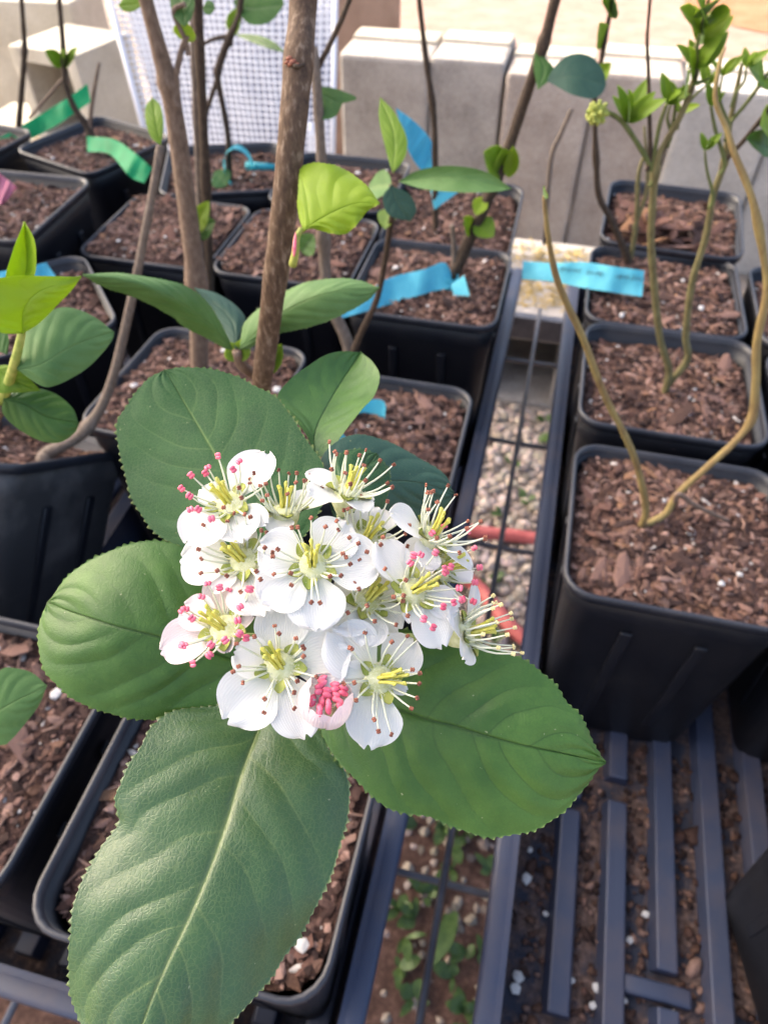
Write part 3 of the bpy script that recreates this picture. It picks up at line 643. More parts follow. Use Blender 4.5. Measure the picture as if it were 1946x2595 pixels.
# soil surfaces
def soil_mesh(seed, dens):
    r_ = random.Random(seed); n = 30; hf = HFT - 0.0022; v = []; f = []
    for i in range(n + 1):
        for j in range(n + 1):
            x = (i / n * 2 - 1); y = (j / n * 2 - 1); m = max(abs(x), abs(y)); q = (abs(x) ** 6 + abs(y) ** 6) ** (1 / 6) or 1
            k_ = (m / q); x *= k_; y *= k_; p = Vector((x * hf * 30 + seed * 7, y * hf * 30, seed))
            z = 0.0026 * mnoise.noise(p) + 0.0014 * mnoise.noise(p * 3.1) + 0.0008 * mnoise.noise(p * 7) - 0.0022 * m ** 6 + 0.0015 * (1 - m * m)
            v.append((x * hf, y * hf, z))
    for i in range(n):
        for j in range(n): f.append((i * (n + 1) + j, (i + 1) * (n + 1) + j, (i + 1) * (n + 1) + j + 1, i * (n + 1) + j + 1))
    me = bpy.data.meshes.new('soil'); me.from_pydata(v, [], f); me.materials.append(MATS['soil'])
    me.polygons.foreach_set('use_smooth', np.ones(len(f), dtype=bool))
    def zat(x, y):
        p = Vector((x * 30 + seed * 7, y * 30, seed)); m = max(abs(x), abs(y)) / hf
        return 0.0026 * mnoise.noise(p) + 0.0014 * mnoise.noise(p * 3.1) + 0.0008 * mnoise.noise(p * 7) - 0.0022 * m ** 6 + 0.0015 * (1 - m * m)
    acc = Acc()
    for k in range(dens):
        x = r_.uniform(-0.95, 0.95) * hf; y = r_.uniform(-0.95, 0.95) * hf
        if abs(x) + abs(y) > 1.78 * hf: continue
        s = 0.0006 + 0.0019 * r_.random() ** 2.5; c = r_.choice(CH); jj = r_.uniform(0.55, 1.6)
        if r_.random() < 0.035: c = (0.62, 0.58, 0.53); jj = 1; s *= 0.7
        acc.add(pebble((x, y, zat(x, y) + s * 0.25), s, r_, r_.uniform(0.25, 0.7), r_.uniform(1, 2.8)), 0, (c[0] * jj, c[1] * jj, c[2] * jj))
    for k in range(70):     # fine wood fibres
        x = r_.uniform(-0.85, 0.85) * hf; y = r_.uniform(-0.85, 0.85) * hf; a = r_.uniform(0, 6.28); L_ = r_.uniform(0.004, 0.012); z = zat(x, y) + 0.0016
        c = r_.choice(CH[1:4]); j0 = len(acc.v)
        acc.add(tube([(x, y, z), (x + math.cos(a) * L_ / 2, y + math.sin(a) * L_ / 2, z + 0.0008), (x + math.cos(a + 0.3) * L_, y + math.sin(a + 0.3) * L_, z)], [0.0004, 0.0006, 0.0003], 4), 0, (c[0] * 1.5, c[1] * 1.5, c[2] * 1.4))
    co_ = acc.obj('crumb_src', 'chips', smooth=False); cm = co_.data; bpy.data.objects.remove(co_)
    return me, cm, zat
SOILS = [soil_mesh(s, 2600) for s in (1, 2, 3, 4)]
CHIPM = []
rch = random.Random(5)
for k in range(10):
    v, f = pebble((0, 0, 0), 1.0, rch, rch.uniform(0.2, 0.4), rch.uniform(1.2, 2.8)); me = bpy.data.meshes.new('bark_chip'); me.from_pydata(v, [], f)
    me.materials.append(MATS['bark_chip_%d' % (k % 4)]); CHIPM.append(me)
POTS = {}
def pot(key, x, y, label, rot=0.0, dz=0.0, tilt=0.0, dusty=False, chips=14, perl=7, sdz=-0.0085, big=1.0):
    t = thing('nursery_pot', label, 'pot', (x, y, FLOOR + 0.004 + dz), (math.radians(tilt), 0, math.radians(rot)), 'black square nursery pots')
    wme = wall_me
    if dusty: wme = wall_me.copy(); wme.materials[0] = MATS['pot_dusty']
    link('pot_wall', wme, t); link('rim', rim_me, t)
    for q in range(4):
        for off in (-0.018, 0.018):
            o = link('wall_rib', rib_me, t); a = q * math.pi / 2; hf = 0.0485
            o.rotation_euler = (0, 0, a); o.location = (off * math.cos(a) + hf * math.sin(a) * 1.0, off * math.sin(a) - hf * math.cos(a) * 1.0, 0.072)
            o.rotation_euler = (0, 0, a + math.pi)
    idx = len(POTS) % 4; sm, cm, zat = SOILS[idx]; q = (len(POTS) // 4) % 4
    s = link('soil', sm, t); s.location = (0, 0, PH + sdz); s.rotation_euler = (0, 0, q * math.pi / 2)
    cr = link('soil_crumbs', cm, s, 'stuff')
    r_ = random.Random(len(POTS) + 40)
    for k in range(chips):
        cx_ = r_.uniform(-0.85, 0.85) * HFT; cy_ = r_.uniform(-0.85, 0.85) * HFT; sc = 0.0016 + 0.0040 * r_.random() ** 2.2
        o = link('bark_chip', CHIPM[r_.randrange(10)], s); o.location = (cx_, cy_, zat(cx_, cy_) + sc * 0.22); o.scale = (sc, sc, sc)
        o.rotation_euler = (r_.uniform(-0.35, 0.35), r_.uniform(-0.35, 0.35), r_.uniform(0, 6.3))
    for k in range(perl):
        cx_ = r_.uniform(-0.9, 0.9) * HFT; cy_ = r_.uniform(-0.9, 0.9) * HFT; sc = 0.0009 + 0.0022 * r_.random() ** 2
        o = link('perlite_grain', pm[r_.randrange(5)], s); o.location = (cx_, cy_, zat(cx_, cy_) + sc * 0.4); o.scale = (sc, sc, sc); o.rotation_euler = (0, 0, r_.uniform(0, 6.3))
    POTS[key] = t
    return t
pot('H', -0.082, 0.081, 'black square pot under the lowest big leaf of the flowering shrub', chips=34, perl=18, sdz=-.010)
pot('I', -0.2035, 0.083, 'black square pot of dark bark beside the pot under the lowest leaf', chips=34, perl=14)
pot('D', 0.0905, 0.267, 'black square pot with two yellowish canes rising in a V', chips=36, perl=16, sdz=-.006)
pot('C', 0.0905, 0.394, 'black square pot with two thin forked green canes', chips=30, perl=16, sdz=-.011)
pot('B', 0.0890, 0.504, 'black square pot lying under the written blue tape', chips=34, perl=8, sdz=-.006)
pot('A', 0.0970, 0.6165, 'black pot heaped with coarse bark against the concrete blocks', rot=-3, dz=0.006, tilt=2.5, chips=44, perl=6)
pot('B2', 0.2060, 0.500, 'black pot of coarse bark next to the pot under the written tape', chips=24)
pot('C2', 0.2060, 0.386, 'black pot beside the pot with forked green canes', chips=20)
pot('D2', 0.2100, 0.270, 'black pot beside the pot with the yellowish V of canes', chips=12)
pot('T', 0.205, 0.115, 'black pot standing alone on the half empty slatted tray', rot=14, chips=10)
pot('F', -0.0815, 0.300, 'black pot with a curled blue tape loop behind the flowers', chips=26, perl=10, sdz=-.006)
pot('E', -0.0780, 0.4765, 'black pot with blue tape knotted round a leaning dark stem', chips=26, perl=16, sdz=-.005)
pot('P', -0.0810, 0.606, 'black pot tipped forward, loose blue tape hanging above it', tilt=8, dz=0.0, chips=26)
pot('G', -0.1950, 0.318, 'black pot at the foot of the thick tan stem', rot=-3, chips=28, perl=10, sdz=-.004)
pot('N2', -0.1900, 0.503, 'black pot of pinkish bark behind the double brown stem', chips=24, sdz=0.0005)
pot('N1', -0.3020, 0.503, 'black pot overfilled with bark between tape-marked pots', chips=28, sdz=0.0015)
pot('Q', -0.3050, 0.628, 'black pot turned askew in front of the white mesh', rot=20, chips=18)
pot('R', -0.1900, 0.626, 'black pot with a teal tape loop in front of the white mesh', chips=18)
pot('O', -0.3440, 0.362, 'black pot turned corner-on behind the lime-green leaves', rot=42, dz=0.008, chips=14)
pot('L', -0.4200, 0.462, 'black pot with pink tape raised above its neighbours', rot=2, dz=0.028, chips=20)
pot('M', -0.4500, 0.652, 'black pot with a green tape strip across its soil', rot=-19, chips=22, perl=10)
pot('S', -0.5850, 0.620, 'black pot at the tray edge beneath the long green tape', rot=-8, chips=10)
pot('K', -0.3020, 0.1650, 'dusty grey-black pot tipped back with bare soil at its rim', tilt=-36, dz=0.024, dusty=True, rot=-6, chips=16)

# ------------------------------------------------------------------ canopy that shades the bench (added out of view to block the sun)
t = thing('added_sunblocker', 'unseen added grey cloth canopy on steel posts over the potting bench', 'sunblocker')
cz = 2.65
def sh(x, y, z): k = (cz - z) / SUN[2]; return (x + SUN[0] * k, y + SUN[1] * k)
xa, ya = sh(-1.40, -0.75, 0.6); xb, yb = sh(0.62, 1.42, 0.55)
nn = 16; v = []; f = []
for i in range(nn + 1):
    for j in range(nn + 1):
        u, q = i / nn, j / nn; yy = ya + (yb - ya) * q + (0.03 * math.sin(u * 23) if j == nn else 0)
        v.append((xa + (xb - xa) * u, yy, cz - 0.05 * math.sin(u * math.pi) * math.sin(q * math.pi)))
for i in range(nn):
    for j in range(nn): a = i * (nn + 1) + j; f.append((a, a + nn + 1, a + nn + 2, a + 1))
mesh_obj('sunblocker_sheet', v, f, 'sunblocker_cloth', t)
for x, y in ((xa, ya), (xb, ya), (xa, yb), (xb, yb)):
    acc = Acc(); acc.add(tube([(x, y, 0), (x, y, cz / 2), (x, y, cz + 0.01)], 0.02, 8)); acc.obj('post', 'post_steel', t)  # posts added only to carry the unseen sun-blocking cloth
#PLANTS#
# ------------------------------------------------------------------ the flowering shrub
def depth(p): return float((np.asarray(p) - EYE).dot(FWD))
def vstem(parent, px, z=None, lean=0.0, mat='bark_grey', name='stem', nodes=(), wob=0.12, k0=None, nside=8):
    """stem through image points (x, y, width px), base first, standing up from the soil"""
    if k0 is None:
        b0 = PZ(px[0][0], px[0][1], z if z is not None else SOILZ + 0.001); k0 = float((b0 - EYE).dot(HEAD))
    n = len(px); P3 = [PK(q[0], q[1], k0 + lean * i / max(1, n - 1)) for i, q in enumerate(px)]
    r = [max(0.0003, q[2] / 2 * depth(p) / F) for q, p in zip(px, P3)]
    if z is not None or lean is not None:
        P3 = [P3[0] + np.array([0, 0, -0.006])] + P3; r = [r[0]] + r
    if px[-1][1] < 0: P3.append(P3[-1] + unit(P3[-1] - P3[-2]) * 0.09); r.append(r[-1] * 0.6)
    m = len(P3) * 6; pp = spline(P3, m); rr = np.interp(np.linspace(0, 1, m), np.linspace(0, 1, len(r)), r)
    for i in range(m):
        rr[i] *= 1 + wob * mnoise.noise(Vector(pp[i] * 140))
        for nd in nodes: rr[i] *= 1 + 0.35 * math.exp(-((i / (m - 1) - nd) / 0.02) ** 2)
    a = Acc(); a.add(tube(pp, rr, nside)); o = a.obj(name, mat, parent)
    o['k0'] = k0
    return P3, k0
def sprig(parent, p, size, n, mat='leaf_young', up=1.0, seed=0, wd=0.42):
    """little tuft of new leaves at a point"""
    r_ = random.Random(seed); p = np.asarray(p, float)
    for k in range(n):
        a = 2.4 * k + r_.uniform(-0.4, 0.4); d = unit(np.array([math.cos(a) * 0.7, math.sin(a) * 0.5 - 0.15, up * r_.uniform(0.4, 1.1)])); L_ = size * r_.uniform(0.7, 1.1)
        nr = unit(ZUP * 0.8 - HEAD * 0.6 - d * 0.2 + RIGHT * r_.uniform(-.4, .4))
        small_leaf(parent, p, p + d * L_, nr, L_ * wd, mat, 'leaf_under', 0.3, 0.12, n=8, m=3)

sh1 = thing('flowering_shrub', 'shrub with white flower cluster, pink anthers and serrated dark green leaves', 'shrub', (0, 0, 0))
# main stem, rooted in pot G
SP0 = PD(772, -60, 0.176); SP = [SP0 + np.array([0.012, 0.006, 0.11]), SP0 + np.array([0.006, 0.003, 0.05]), SP0, PD(757, 150, 0.178), PD(741, 330, 0.182), PD(722, 520, 0.192), PD(700, 690, 0.206), PD(682, 830, 0.222), PD(662, 985, 0.250)]
base = PZ(640, 1105, SOILZ - 0.008); SP.append((SP[-1] + base) / 2 + np.array([0, 0.004, 0])); SP.append(base)
a = Acc(); n = 130; pp = spline(SP, n); rr = np.interp(np.linspace(0, 1, n), [0, .18, .35, .6, .8, 1], [.0026, .00345, .0036, .0035, .0034, .0038])
for i in range(n):
    rr[i] *= 1 + 0.045 * mnoise.noise(Vector(pp[i] * 160)) + 0.10 * math.exp(-((i - 39) / 3.0) ** 2) + 0.05 * math.exp(-((i - 79) / 3.0) ** 2)
a.add(tube(pp, rr, 20)); a.obj('stem', 'bark_main', sh1)
# bud scar on the stem
acc = Acc()
for k, (px, py, s) in enumerate([(733, 148, .0010), (740, 158, .0012), (728, 158, .0008), (738, 146, .0007), (755, 164, .0008)]):
    acc.add(pebble(PD(px, py, 0.1748), s, random.Random(k), 0.6, 1.3))
acc.obj('bud_scar', 'anther_brown', sh1)
acc = Acc(); acc.add(tube(spline([PD(738, 164, .1748), PD(752, 168, .1743), PD(772, 164, .1752)], 10), [.0003] * 3 + [.0006] * 4 + [.0003] * 3, 6)); acc.obj('leaf_scar', 'bark_dark', sh1)
# flowering shoot: from low on the stem up to the cluster, mostly hidden by leaves
HUB = PD(815, 1585, 0.121)
FP = [SP[-2], SP[-2] + np.array([0.02, -0.03, 0.02]), PD(760, 1420, 0.165), HUB]
a = Acc(); a.add(tube(spline(FP, 40), np.linspace(.0021, .0012, 40), 10)); a.obj('flower_shoot', 'pedicel', sh1)
# bud at the stem (red and green) with the bright young leaf
a = Acc(); a.add(tube(spline([PD(742, 672, .187), PD(749, 640, .184), PD(753, 600, .183), PD(764, 580, .183)], 12), np.linspace(.0011, .0007, 12), 8)); a.obj('petiole', 'sepal', sh1)
a = Acc(); a.add(tube(spline([PD(745, 650, .182), PD(747, 620, .181), PD(749, 590, .182)], 8), [.0002, .0004, .0005, .0005, .0005, .0004, .0003, .0001], 8)); a.obj('bud_scale', 'anther_pink', sh1)

LA_L = [(700, 1400), (640, 1420), (560, 1418), (475, 1392), (405, 1357), (352, 1292), (328, 1239), (317, 1187), (302, 1128), (299, 1069), (320, 1034), (352, 987), (381, 958), (419, 937)]
LA_M = [(700, 1400), (640, 1310), (560, 1178), (528, 1122), (469, 1022), (419, 937)]
LA_R = [(700, 1400), (775, 1350), (822, 1250), (818, 1180), (786, 1132), (762, 1095), (733, 1050), (698, 1008), (645, 979), (586, 950), (528, 936), (469, 932), (419, 937)]
leaf(sh1, LA_L, LA_M, LA_R, [.118, .123, .131, .138, .143], el=.004, er=-.002, mat='leaf_matte', teeth=44, tamp=10, nv=8, lab='broad dark green leaf behind the top flowers')
LB_L = [(660, 1700), (600, 1780), (557, 1800), (498, 1806), (434, 1819), (381, 1823), (317, 1816), (252, 1798), (194, 1775), (152, 1740), (117, 1705), (103, 1664), (97, 1617), (106, 1564), (123, 1527)]
LB_M = [(660, 1700), (540, 1655), (422, 1620), (293, 1587), (205, 1558), (123, 1527)]
LB_R = [(660, 1700), (640, 1560), (560, 1440), (469, 1391), (434, 1377), (375, 1371), (317, 1383), (264, 1403), (217, 1426), (170, 1464), (132, 1515), (123, 1527)]
leaf(sh1, LB_L, LB_M, LB_R, [.118, .114, .111, .111, .116], el=.0015, er=.006, mat='leaf_mid', teeth=40, tamp=8, nv=7, quilt=.00030, lv=.85, lab='rounded mid-green leaf on the side of the pink-anthered flower')
LC_L = [(690, 1770), (560, 1790), (450, 1800), (387, 1842), (358, 1895), (328, 1941), (308, 1988), (293, 2024), (302, 2066), (304, 2088), (282, 2117), (258, 2147), (235, 2188), (205, 2246), (188, 2299), (182, 2358), (176, 2411), (179, 2469), (182, 2528), (202, 2587), (250, 2690), (310, 2770)]
LC_M = [(690, 1770), (660, 1836), (610, 1965), (575, 2082), (528, 2211), (475, 2334), (422, 2446), (364, 2587), (310, 2770)]
LC_R = [(690, 1770), (760, 1790), (815, 1840), (835, 1905), (866, 1941), (883, 1994), (880, 2065), (862, 2135), (845, 2199), (821, 2252), (786, 2323), (757, 2375), (721, 2422), (692, 2469), (657, 2510), (622, 2551), (560, 2610), (430, 2710), (310, 2770)]
leaf(sh1, LC_L, LC_M, LC_R, [.119, .110, .103, .098, .095, .094], el=.003, er=.005, mat='leaf_gloss', teeth=58, tamp=11, nv=8, quilt=.00032, wav=.0009, mw=0.022, lab='longest dark green leaf with a pale yellow midrib, hanging lowest')
LD_L = [(840, 1745), (880, 1640), (960, 1600), (1043, 1600), (1108, 1628), (1178, 1628), (1225, 1644), (1272, 1652), (1313, 1667), (1348, 1687), (1378, 1711), (1407, 1737), (1436, 1781), (1466, 1810), (1489, 1851), (1507, 1892), (1533, 1932)]
LD_M = [(840, 1745), (999, 1796), (1079, 1822), (1149, 1840), (1237, 1866), (1325, 1889), (1442, 1913), (1533, 1932)]
LD_R = [(840, 1745), (815, 1830), (827, 1881), (862, 1933), (921, 1992), (973, 2040), (1008, 2054), (1049, 2062), (1090, 2068), (1143, 2092), (1172, 2103), (1225, 2118), (1266, 2118), (1337, 2106), (1384, 2086), (1425, 2057), (1460, 2018), (1489, 1986), (1510, 1955), (1533, 1932)]
leaf(sh1, LD_L, LD_M, LD_R, [.117, .110, .107, .106, .108], el=.003, er=.002, mat='leaf_mid', teeth=46, tamp=10, nv=8, quilt=.00036, lv=1.0, lab='pointed bright mid-green leaf spreading over the slatted tray')
LE_L = [(850, 1330), (825, 1230), (815, 1165), (850, 1122), (905, 1102), (984, 1120), (1062, 1161), (1125, 1201), (1150, 1250)]
LE_M = [(850, 1330), (900, 1255), (980, 1220), (1070, 1225), (1150, 1250)]
LE_R = [(850, 1330), (930, 1340), (1020, 1325), (1093, 1300), (1130, 1285), (1150, 1250)]
leaf(sh1, LE_L, LE_M, LE_R, [.122, .128, .134, .138], el=.002, er=.004, mat='leaf_blue', teeth=30, tamp=3, nv=7, hi=True, lab='dark blue-green leaf behind the upper flowers')
leaf(sh1, [(860, 1330), (840, 1230), (850, 1160), (905, 1138), (955, 1150)], [(860, 1330), (890, 1240), (955, 1150)], [(860, 1330), (960, 1300), (985, 1230), (985, 1190), (955, 1150)], [.118, .122, .127], el=.001, er=.003, mat='leaf_dark', teeth=22, tamp=5, nv=6, lab='small dark serrated leaf tucked behind the upper flowers')
LG_L = [(800, 1160), (770, 1090), (704, 1015), (733, 964), (780, 928), (827, 899), (870, 890), (915, 893)]
LG_M = [(800, 1160), (800, 1090), (845, 1000), (880, 945), (915, 893)]
LG_R = [(800, 1160), (827, 1151), (862, 1110), (891, 1069), (921, 1034), (950, 999), (962, 952), (944, 917), (915, 893)]
leaf(sh1, LG_L, LG_M, LG_R, [.135, .145, .155, .162], el=-.004, er=-.006, mat='leaf_mid', nv=7, quilt=.0002, lab='mid-green folded leaf above the dark blue-green one')
leaf(sh1, [(768, 586), (754, 528), (757, 469), (762, 428), (792, 413), (833, 416), (880, 434), (927, 469), (962, 516)], [(768, 586), (795, 565), (850, 535), (905, 515), (962, 516)],
     [(768, 586), (786, 578), (833, 589), (874, 592), (903, 569), (932, 534), (962, 516)], [.183, .180, .178, .178], el=.004, er=.002, mat='leaf_lime', under='leaf_lime', teeth=30, tamp=3, nv=6, quilt=.0003, wav=.0008, lab='glowing yellow-green young leaf standing from the main stem')
# whorl of leaves at the short side shoot behind the stem
a = Acc(); a.add(tube(spline([PD(668, 965, .252), PD(640, 945, .246), PD(612, 925, .238), PD(600, 890, .232)], 14), np.linspace(.0022, .0016, 14), 8)); a.obj('side_shoot', 'bark_tan', sh1)
leaf(sh1, [(588, 885), (569, 882), (528, 858), (469, 829), (434, 800), (352, 757), (264, 727), (211, 697)], [(588, 885), (540, 830), (470, 775), (380, 728), (300, 705), (211, 697)],
     [(588, 885), (580, 860), (563, 827), (540, 786), (510, 751), (469, 724), (422, 710), (364, 700), (293, 691), (211, 697)], [.230, .215, .202, .196, .194], el=.010, er=.004, mat='leaf_fold', teeth=34, tamp=3, nv=7, lab='long narrow leaf arching sideways from the side shoot')
leaf(sh1, [(598, 885), (575, 850), (545, 800), (493, 730)], [(598, 885), (585, 810), (493, 730)], [(598, 885), (622, 823), (616, 794), (586, 764), (545, 741), (493, 730)], [.232, .236, .238], er=.004, mat='leaf_blue', nv=6, hi=False)
leaf(sh1, [(606, 885), (612, 850), (622, 817), (657, 782), (721, 741), (774, 717), (850, 706), (909, 711), (962, 729)], [(606, 885), (680, 815), (780, 760), (870, 735), (962, 729)],
     [(606, 885), (633, 882), (663, 864), (716, 843), (780, 829), (850, 805), (927, 764), (962, 729)], [.232, .225, .220, .222], el=.006, er=.003, mat='leaf_fold', teeth=30, tamp=2.5, nv=7, lab='pale green leaf pointing away behind the main stem')
for k, (px, py) in enumerate([(585, 905), (612, 908), (622, 895), (690, 930), (702, 910)]):
    small_leaf(sh1, PD(603, 915, .235) if k < 3 else PD(676, 945, .236), PD(px + (k - 1) * 4, py - 38, .232), -FWD, .006, 'leaf_young', 'leaf_under', .3, 0, 'bud_leaf', 8, 3)

# ---- flowers
def grid_petal(parent, C, tip, nrm, width, cup, mat, seed, curl=0.12, notch=0.018):
    C = np.asarray(C); ax = tip - C; Ln = np.linalg.norm(ax); ax = ax / Ln; nr = unit(nrm - ax * nrm.dot(ax)); sd = np.cross(nr, ax)
    n, m = 14, 7; V = []; at = []; r_ = random.Random(seed); ph = r_.uniform(0, 6); k2 = r_.uniform(2.2, 3.6)
    for i in range(n + 1):
        t = 0.10 + 0.90 * (1 - (1 - i / n) ** 1.35)
        if t > 0.58: w_ = math.sqrt(max(0.0, 1 - ((t - 0.58) / 0.43) ** 2.3))
        else: q = (t - 0.10) / 0.48; w_ = 0.20 + 0.80 * (q * q * (3 - 2 * q)) ** 0.8
        for j in range(-m, m + 1):
            s = j / m; ww = width / 2 * w_
            lift = cup * width * (s * s * w_ * w_ * 0.55 + curl * 1.6 * (t ** 2.2)) + 0.035 * width * math.sin(ph + s * k2 * 1.9 + t * 5) * t * t + 0.02 * width * math.sin(ph * 3 + s * 8) * t ** 4
            back = -notch * Ln * math.exp(-(s / 0.22) ** 2) * t ** 6 - 0.03 * Ln * math.sin(ph + 6 * s) * t ** 5
            V.append(C + ax * (Ln * t + back) + sd * (ww * s) + nr * lift); at.append((s * 1.6 + 0.5, min(1.0, t * 1.7), t, 1.0))
    nc = 2 * m + 1; fs = [(i * nc + j, i * nc + j + 1, (i + 1) * nc + j + 1, (i + 1) * nc + j) for i in range(n) for j in range(nc - 1)]
    return mesh_obj('petal', V, fs, mat, parent, True, None, {'pt': ('FLOAT_COLOR', at)})
def ellip(c, ax, rl, rs, n=7, m=4):
    ax = unit(ax); a = np.array([1, 0, 0.0]) if abs(ax[0]) < .8 else np.array([0, 1.0, 0]); u = unit(np.cross(ax, a)); v_ = np.cross(ax, u); V = []; fs = []
    for i in range(m + 1):
        th = math.pi * i / m; r0 = max(0.02, math.sin(th)) * rs
        for k in range(n): an = 2 * math.pi * k / n; V.append(c + ax * (rl * math.cos(th)) + (u * math.cos(an) + v_ * math.sin(an)) * r0)
    for i in range(m):
        for k in range(n): fs.append((i * n + k, (i + 1) * n + k, (i + 1) * n + (k + 1) % n, i * n + (k + 1) % n))
    return V, fs
def flower(c, d, tilt, ang, petals, anth='anther_brown', mixa=None, nst=17, spread=(14, 62), stl=0.0060, cup=0.22, pet='petal_white', seed=0, styl=None, lab=None, wf=0.95, half=None):
    r_ = random.Random(seed + 100); C = PD(c[0], c[1], d); vd = unit(EYE - C); td = unit(RIGHT * tilt[0] - UPV * tilt[1]) if (tilt[0] or tilt[1]) else RIGHT
    n = unit(vd * math.cos(math.radians(ang)) + td * math.sin(math.radians(ang)))
    u = unit(np.cross(n, RIGHT + 0.01)); v_ = np.cross(n, u)
    # receptacle with wool; pedicel down to the hub
    acc = Acc(); hb = HUB + (C - HUB) * 0.12
    acc.add(tube(spline([hb, (hb + C) / 2 - n * 0.004, C - n * 0.0035], 10), [.0006] * 10, 6), 1)
    ring = []
    prof = [(0.0007, -0.0040), (0.0017, -0.0026), (0.0023, -0.0010), (0.0024, 0.0), (0.0020, 0.0003), (0.0012, 0.0006), (0.0004, 0.0008)]
    V = []; fs = []; nn_ = 12
    for (rr_, hh) in prof:
        for k in range(nn_): an = 2 * math.pi * k / nn_; V.append(C + n * hh + (u * math.cos(an) + v_ * math.sin(an)) * rr_ * (1 + .05 * math.sin(5 * an)))
    for i in range(len(prof) - 1):
        for k in range(nn_): fs.append((i * nn_ + k, i * nn_ + (k + 1) % nn_, (i + 1) * nn_ + (k + 1) % nn_, (i + 1) * nn_ + k))
    acc.add((V, fs), 0)
    for k in range(150):
        an = r_.uniform(0, 6.28); ro = r_.uniform(0.0003, 0.0026); p = C + (u * math.cos(an) + v_ * math.sin(an)) * ro + n * 0.0003
        q = p + (n * r_.uniform(.5, 1.1) + (u * r_.uniform(-1, 1) + v_ * r_.uniform(-1, 1)) * .6) * r_.uniform(.0005, .0011); w_ = unit(np.cross(q - p, vd)) * .00005
        acc.add(([p - w_, p + w_, q], [(0, 1, 2)]), 2)
    fo = acc.obj('flower', ['receptacle', 'pedicel', 'wool'], sh1)
    if lab: fo['label'] = lab
    az = []
    for k, pt in enumerate(petals):
        rr_ = unit(ray(pt[0], pt[1])); den = rr_.dot(n); tt = (C - EYE).dot(n) / den if abs(den) > 0.12 else 1e9
        p = EYE + rr_ * tt; dd = depth(p)
        lim = 0.0045
        if not (d - lim < dd < d + lim): p = PD(pt[0], pt[1], min(max(dd if dd > 0 else d + lim, d - lim), d + lim) if tt < 1e8 else d + lim)
        Ln = np.linalg.norm(p - C); az.append(math.atan2((p - C).dot(v_), (p - C).dot(u)))
        grid_petal(fo, C - n * 0.0003 * (k % 2), p, n, Ln * wf * (pt[2] if len(pt) > 2 else 1.0), cup, pt[3] if len(pt) > 3 else pet, seed * 10 + k)
    # sepals between petals
    for k in range(5):
        an = 2 * math.pi * (k + 0.5) / 5 + r_.uniform(-.2, .2) + (az[0] if az else 0); rd = u * math.cos(an) + v_ * math.sin(an)
        small_leaf(fo, C + rd * 0.0016 + n * 0.0001, C + rd * 0.0036 + n * 0.0007, n, 0.0017, 'sepal', 'sepal', 0.35, 0, 'sepal', 6, 2, 0.7)
    # stamens
    for k in range(nst):
        an = 2 * math.pi * k / nst + r_.uniform(-.2, .2); th = math.radians(r_.uniform(*spread)); rd = u * math.cos(an) + v_ * math.sin(an)
        L_ = stl * r_.uniform(.62, .98); p0 = C + rd * .0019 + n * .0002; dr = n * math.cos(th) + rd * math.sin(th); p2 = p0 + dr * L_; p1 = p0 + dr * L_ * .5 + (rd - n * .2) * L_ * .07
        acc = Acc(); acc.add(tube(spline([p0, p1, p2], 6), [.00020, .00018, .00016, .00014, .00012, .00010], 5), 0)
        am = anth
        if mixa and r_.random() < mixa[1]: am = mixa[0]
        if half is not None and (p2 - C).dot(RIGHT * half[0] - UPV * half[1]) > 0: am = half[2]
        sz = .00047 if am == 'anther_pink' else .00030
        ax = unit(np.cross(dr, [r_.uniform(-1, 1), r_.uniform(-1, 1), r_.uniform(-1, 1)])); sdv = unit(np.cross(ax, vd))
        for sg in (-1, 1): acc.add(ellip(p2 + sdv * sg * sz * .48 + dr * sz * .3, ax, sz * 1.15, sz * .68), 1)
        acc.obj('stamen', ['filament', am], fo)
    # styles
    sdv = n if styl is None else unit(n * .75 + unit(RIGHT * styl[0] - UPV * styl[1]) * .8); acc = Acc()
    for k in range(5):
        an = 2 * math.pi * k / 5; rd = u * math.cos(an) + v_ * math.sin(an); p0 = C + rd * .0005 + n * .0006; p2 = p0 + sdv * .0033 * r_.uniform(.85, 1.1) + rd * .0005; p1 = (p0 + p2) / 2 - rd * .0001
        acc.add(tube(spline([p0, p1, p2], 6), [.00028, .00025, .00023, .00021, .00022, .00032], 6)); acc.add(ellip(p2, rd, .00040, .00028, 6, 3))
    acc.obj('pistil', 'style_yellow', fo)
    return fo
flower((583, 1277), .1035, (-.5, -.9), 38, [(478, 1380), (622, 1372, .95), (675, 1148, .8), (677, 1330, .6), (512, 1240, .8)], seed=1, half=(-1, -.5, 'anther_pink'), styl=(-.6, -.7), lab='flower with pink anthers on one side, at the top of the cluster')
flower((721, 1296), .1050, (.05, -1), 66, [(822, 1262, .9), (640, 1300, .7), (700, 1355, .8)], seed=2, spread=(8, 45), styl=(0, -1), stl=.0062)
flower((883, 1247), .1040, (.35, -1), 60, [(775, 1202, .75), (784, 1260, .9), (925, 1300, .9), (948, 1272, .7)], seed=3, spread=(8, 52), styl=(.4, -.9), stl=.0068, lab='flower whose brown-tipped stamens fan out against a dark leaf')
flower((617, 1421), .1015, (-.4, -.6), 30, [(462, 1420), (678, 1556, 1.0), (622, 1336, .8), (720, 1440, .9), (540, 1500, .6)], seed=5, styl=(-.7, -.6))
flower((927, 1370), .1045, (.2, -.6), 42, [(960, 1290), (860, 1312), (1010, 1400), (900, 1440, .8)], seed=13, styl=(.6, -.7))
flower((1115, 1442), .1065, (.9, -.3), 58, [(1194, 1446, .7), (1060, 1400)], seed=14, anth='anther_pink', nst=9, styl=(.8, -.3))
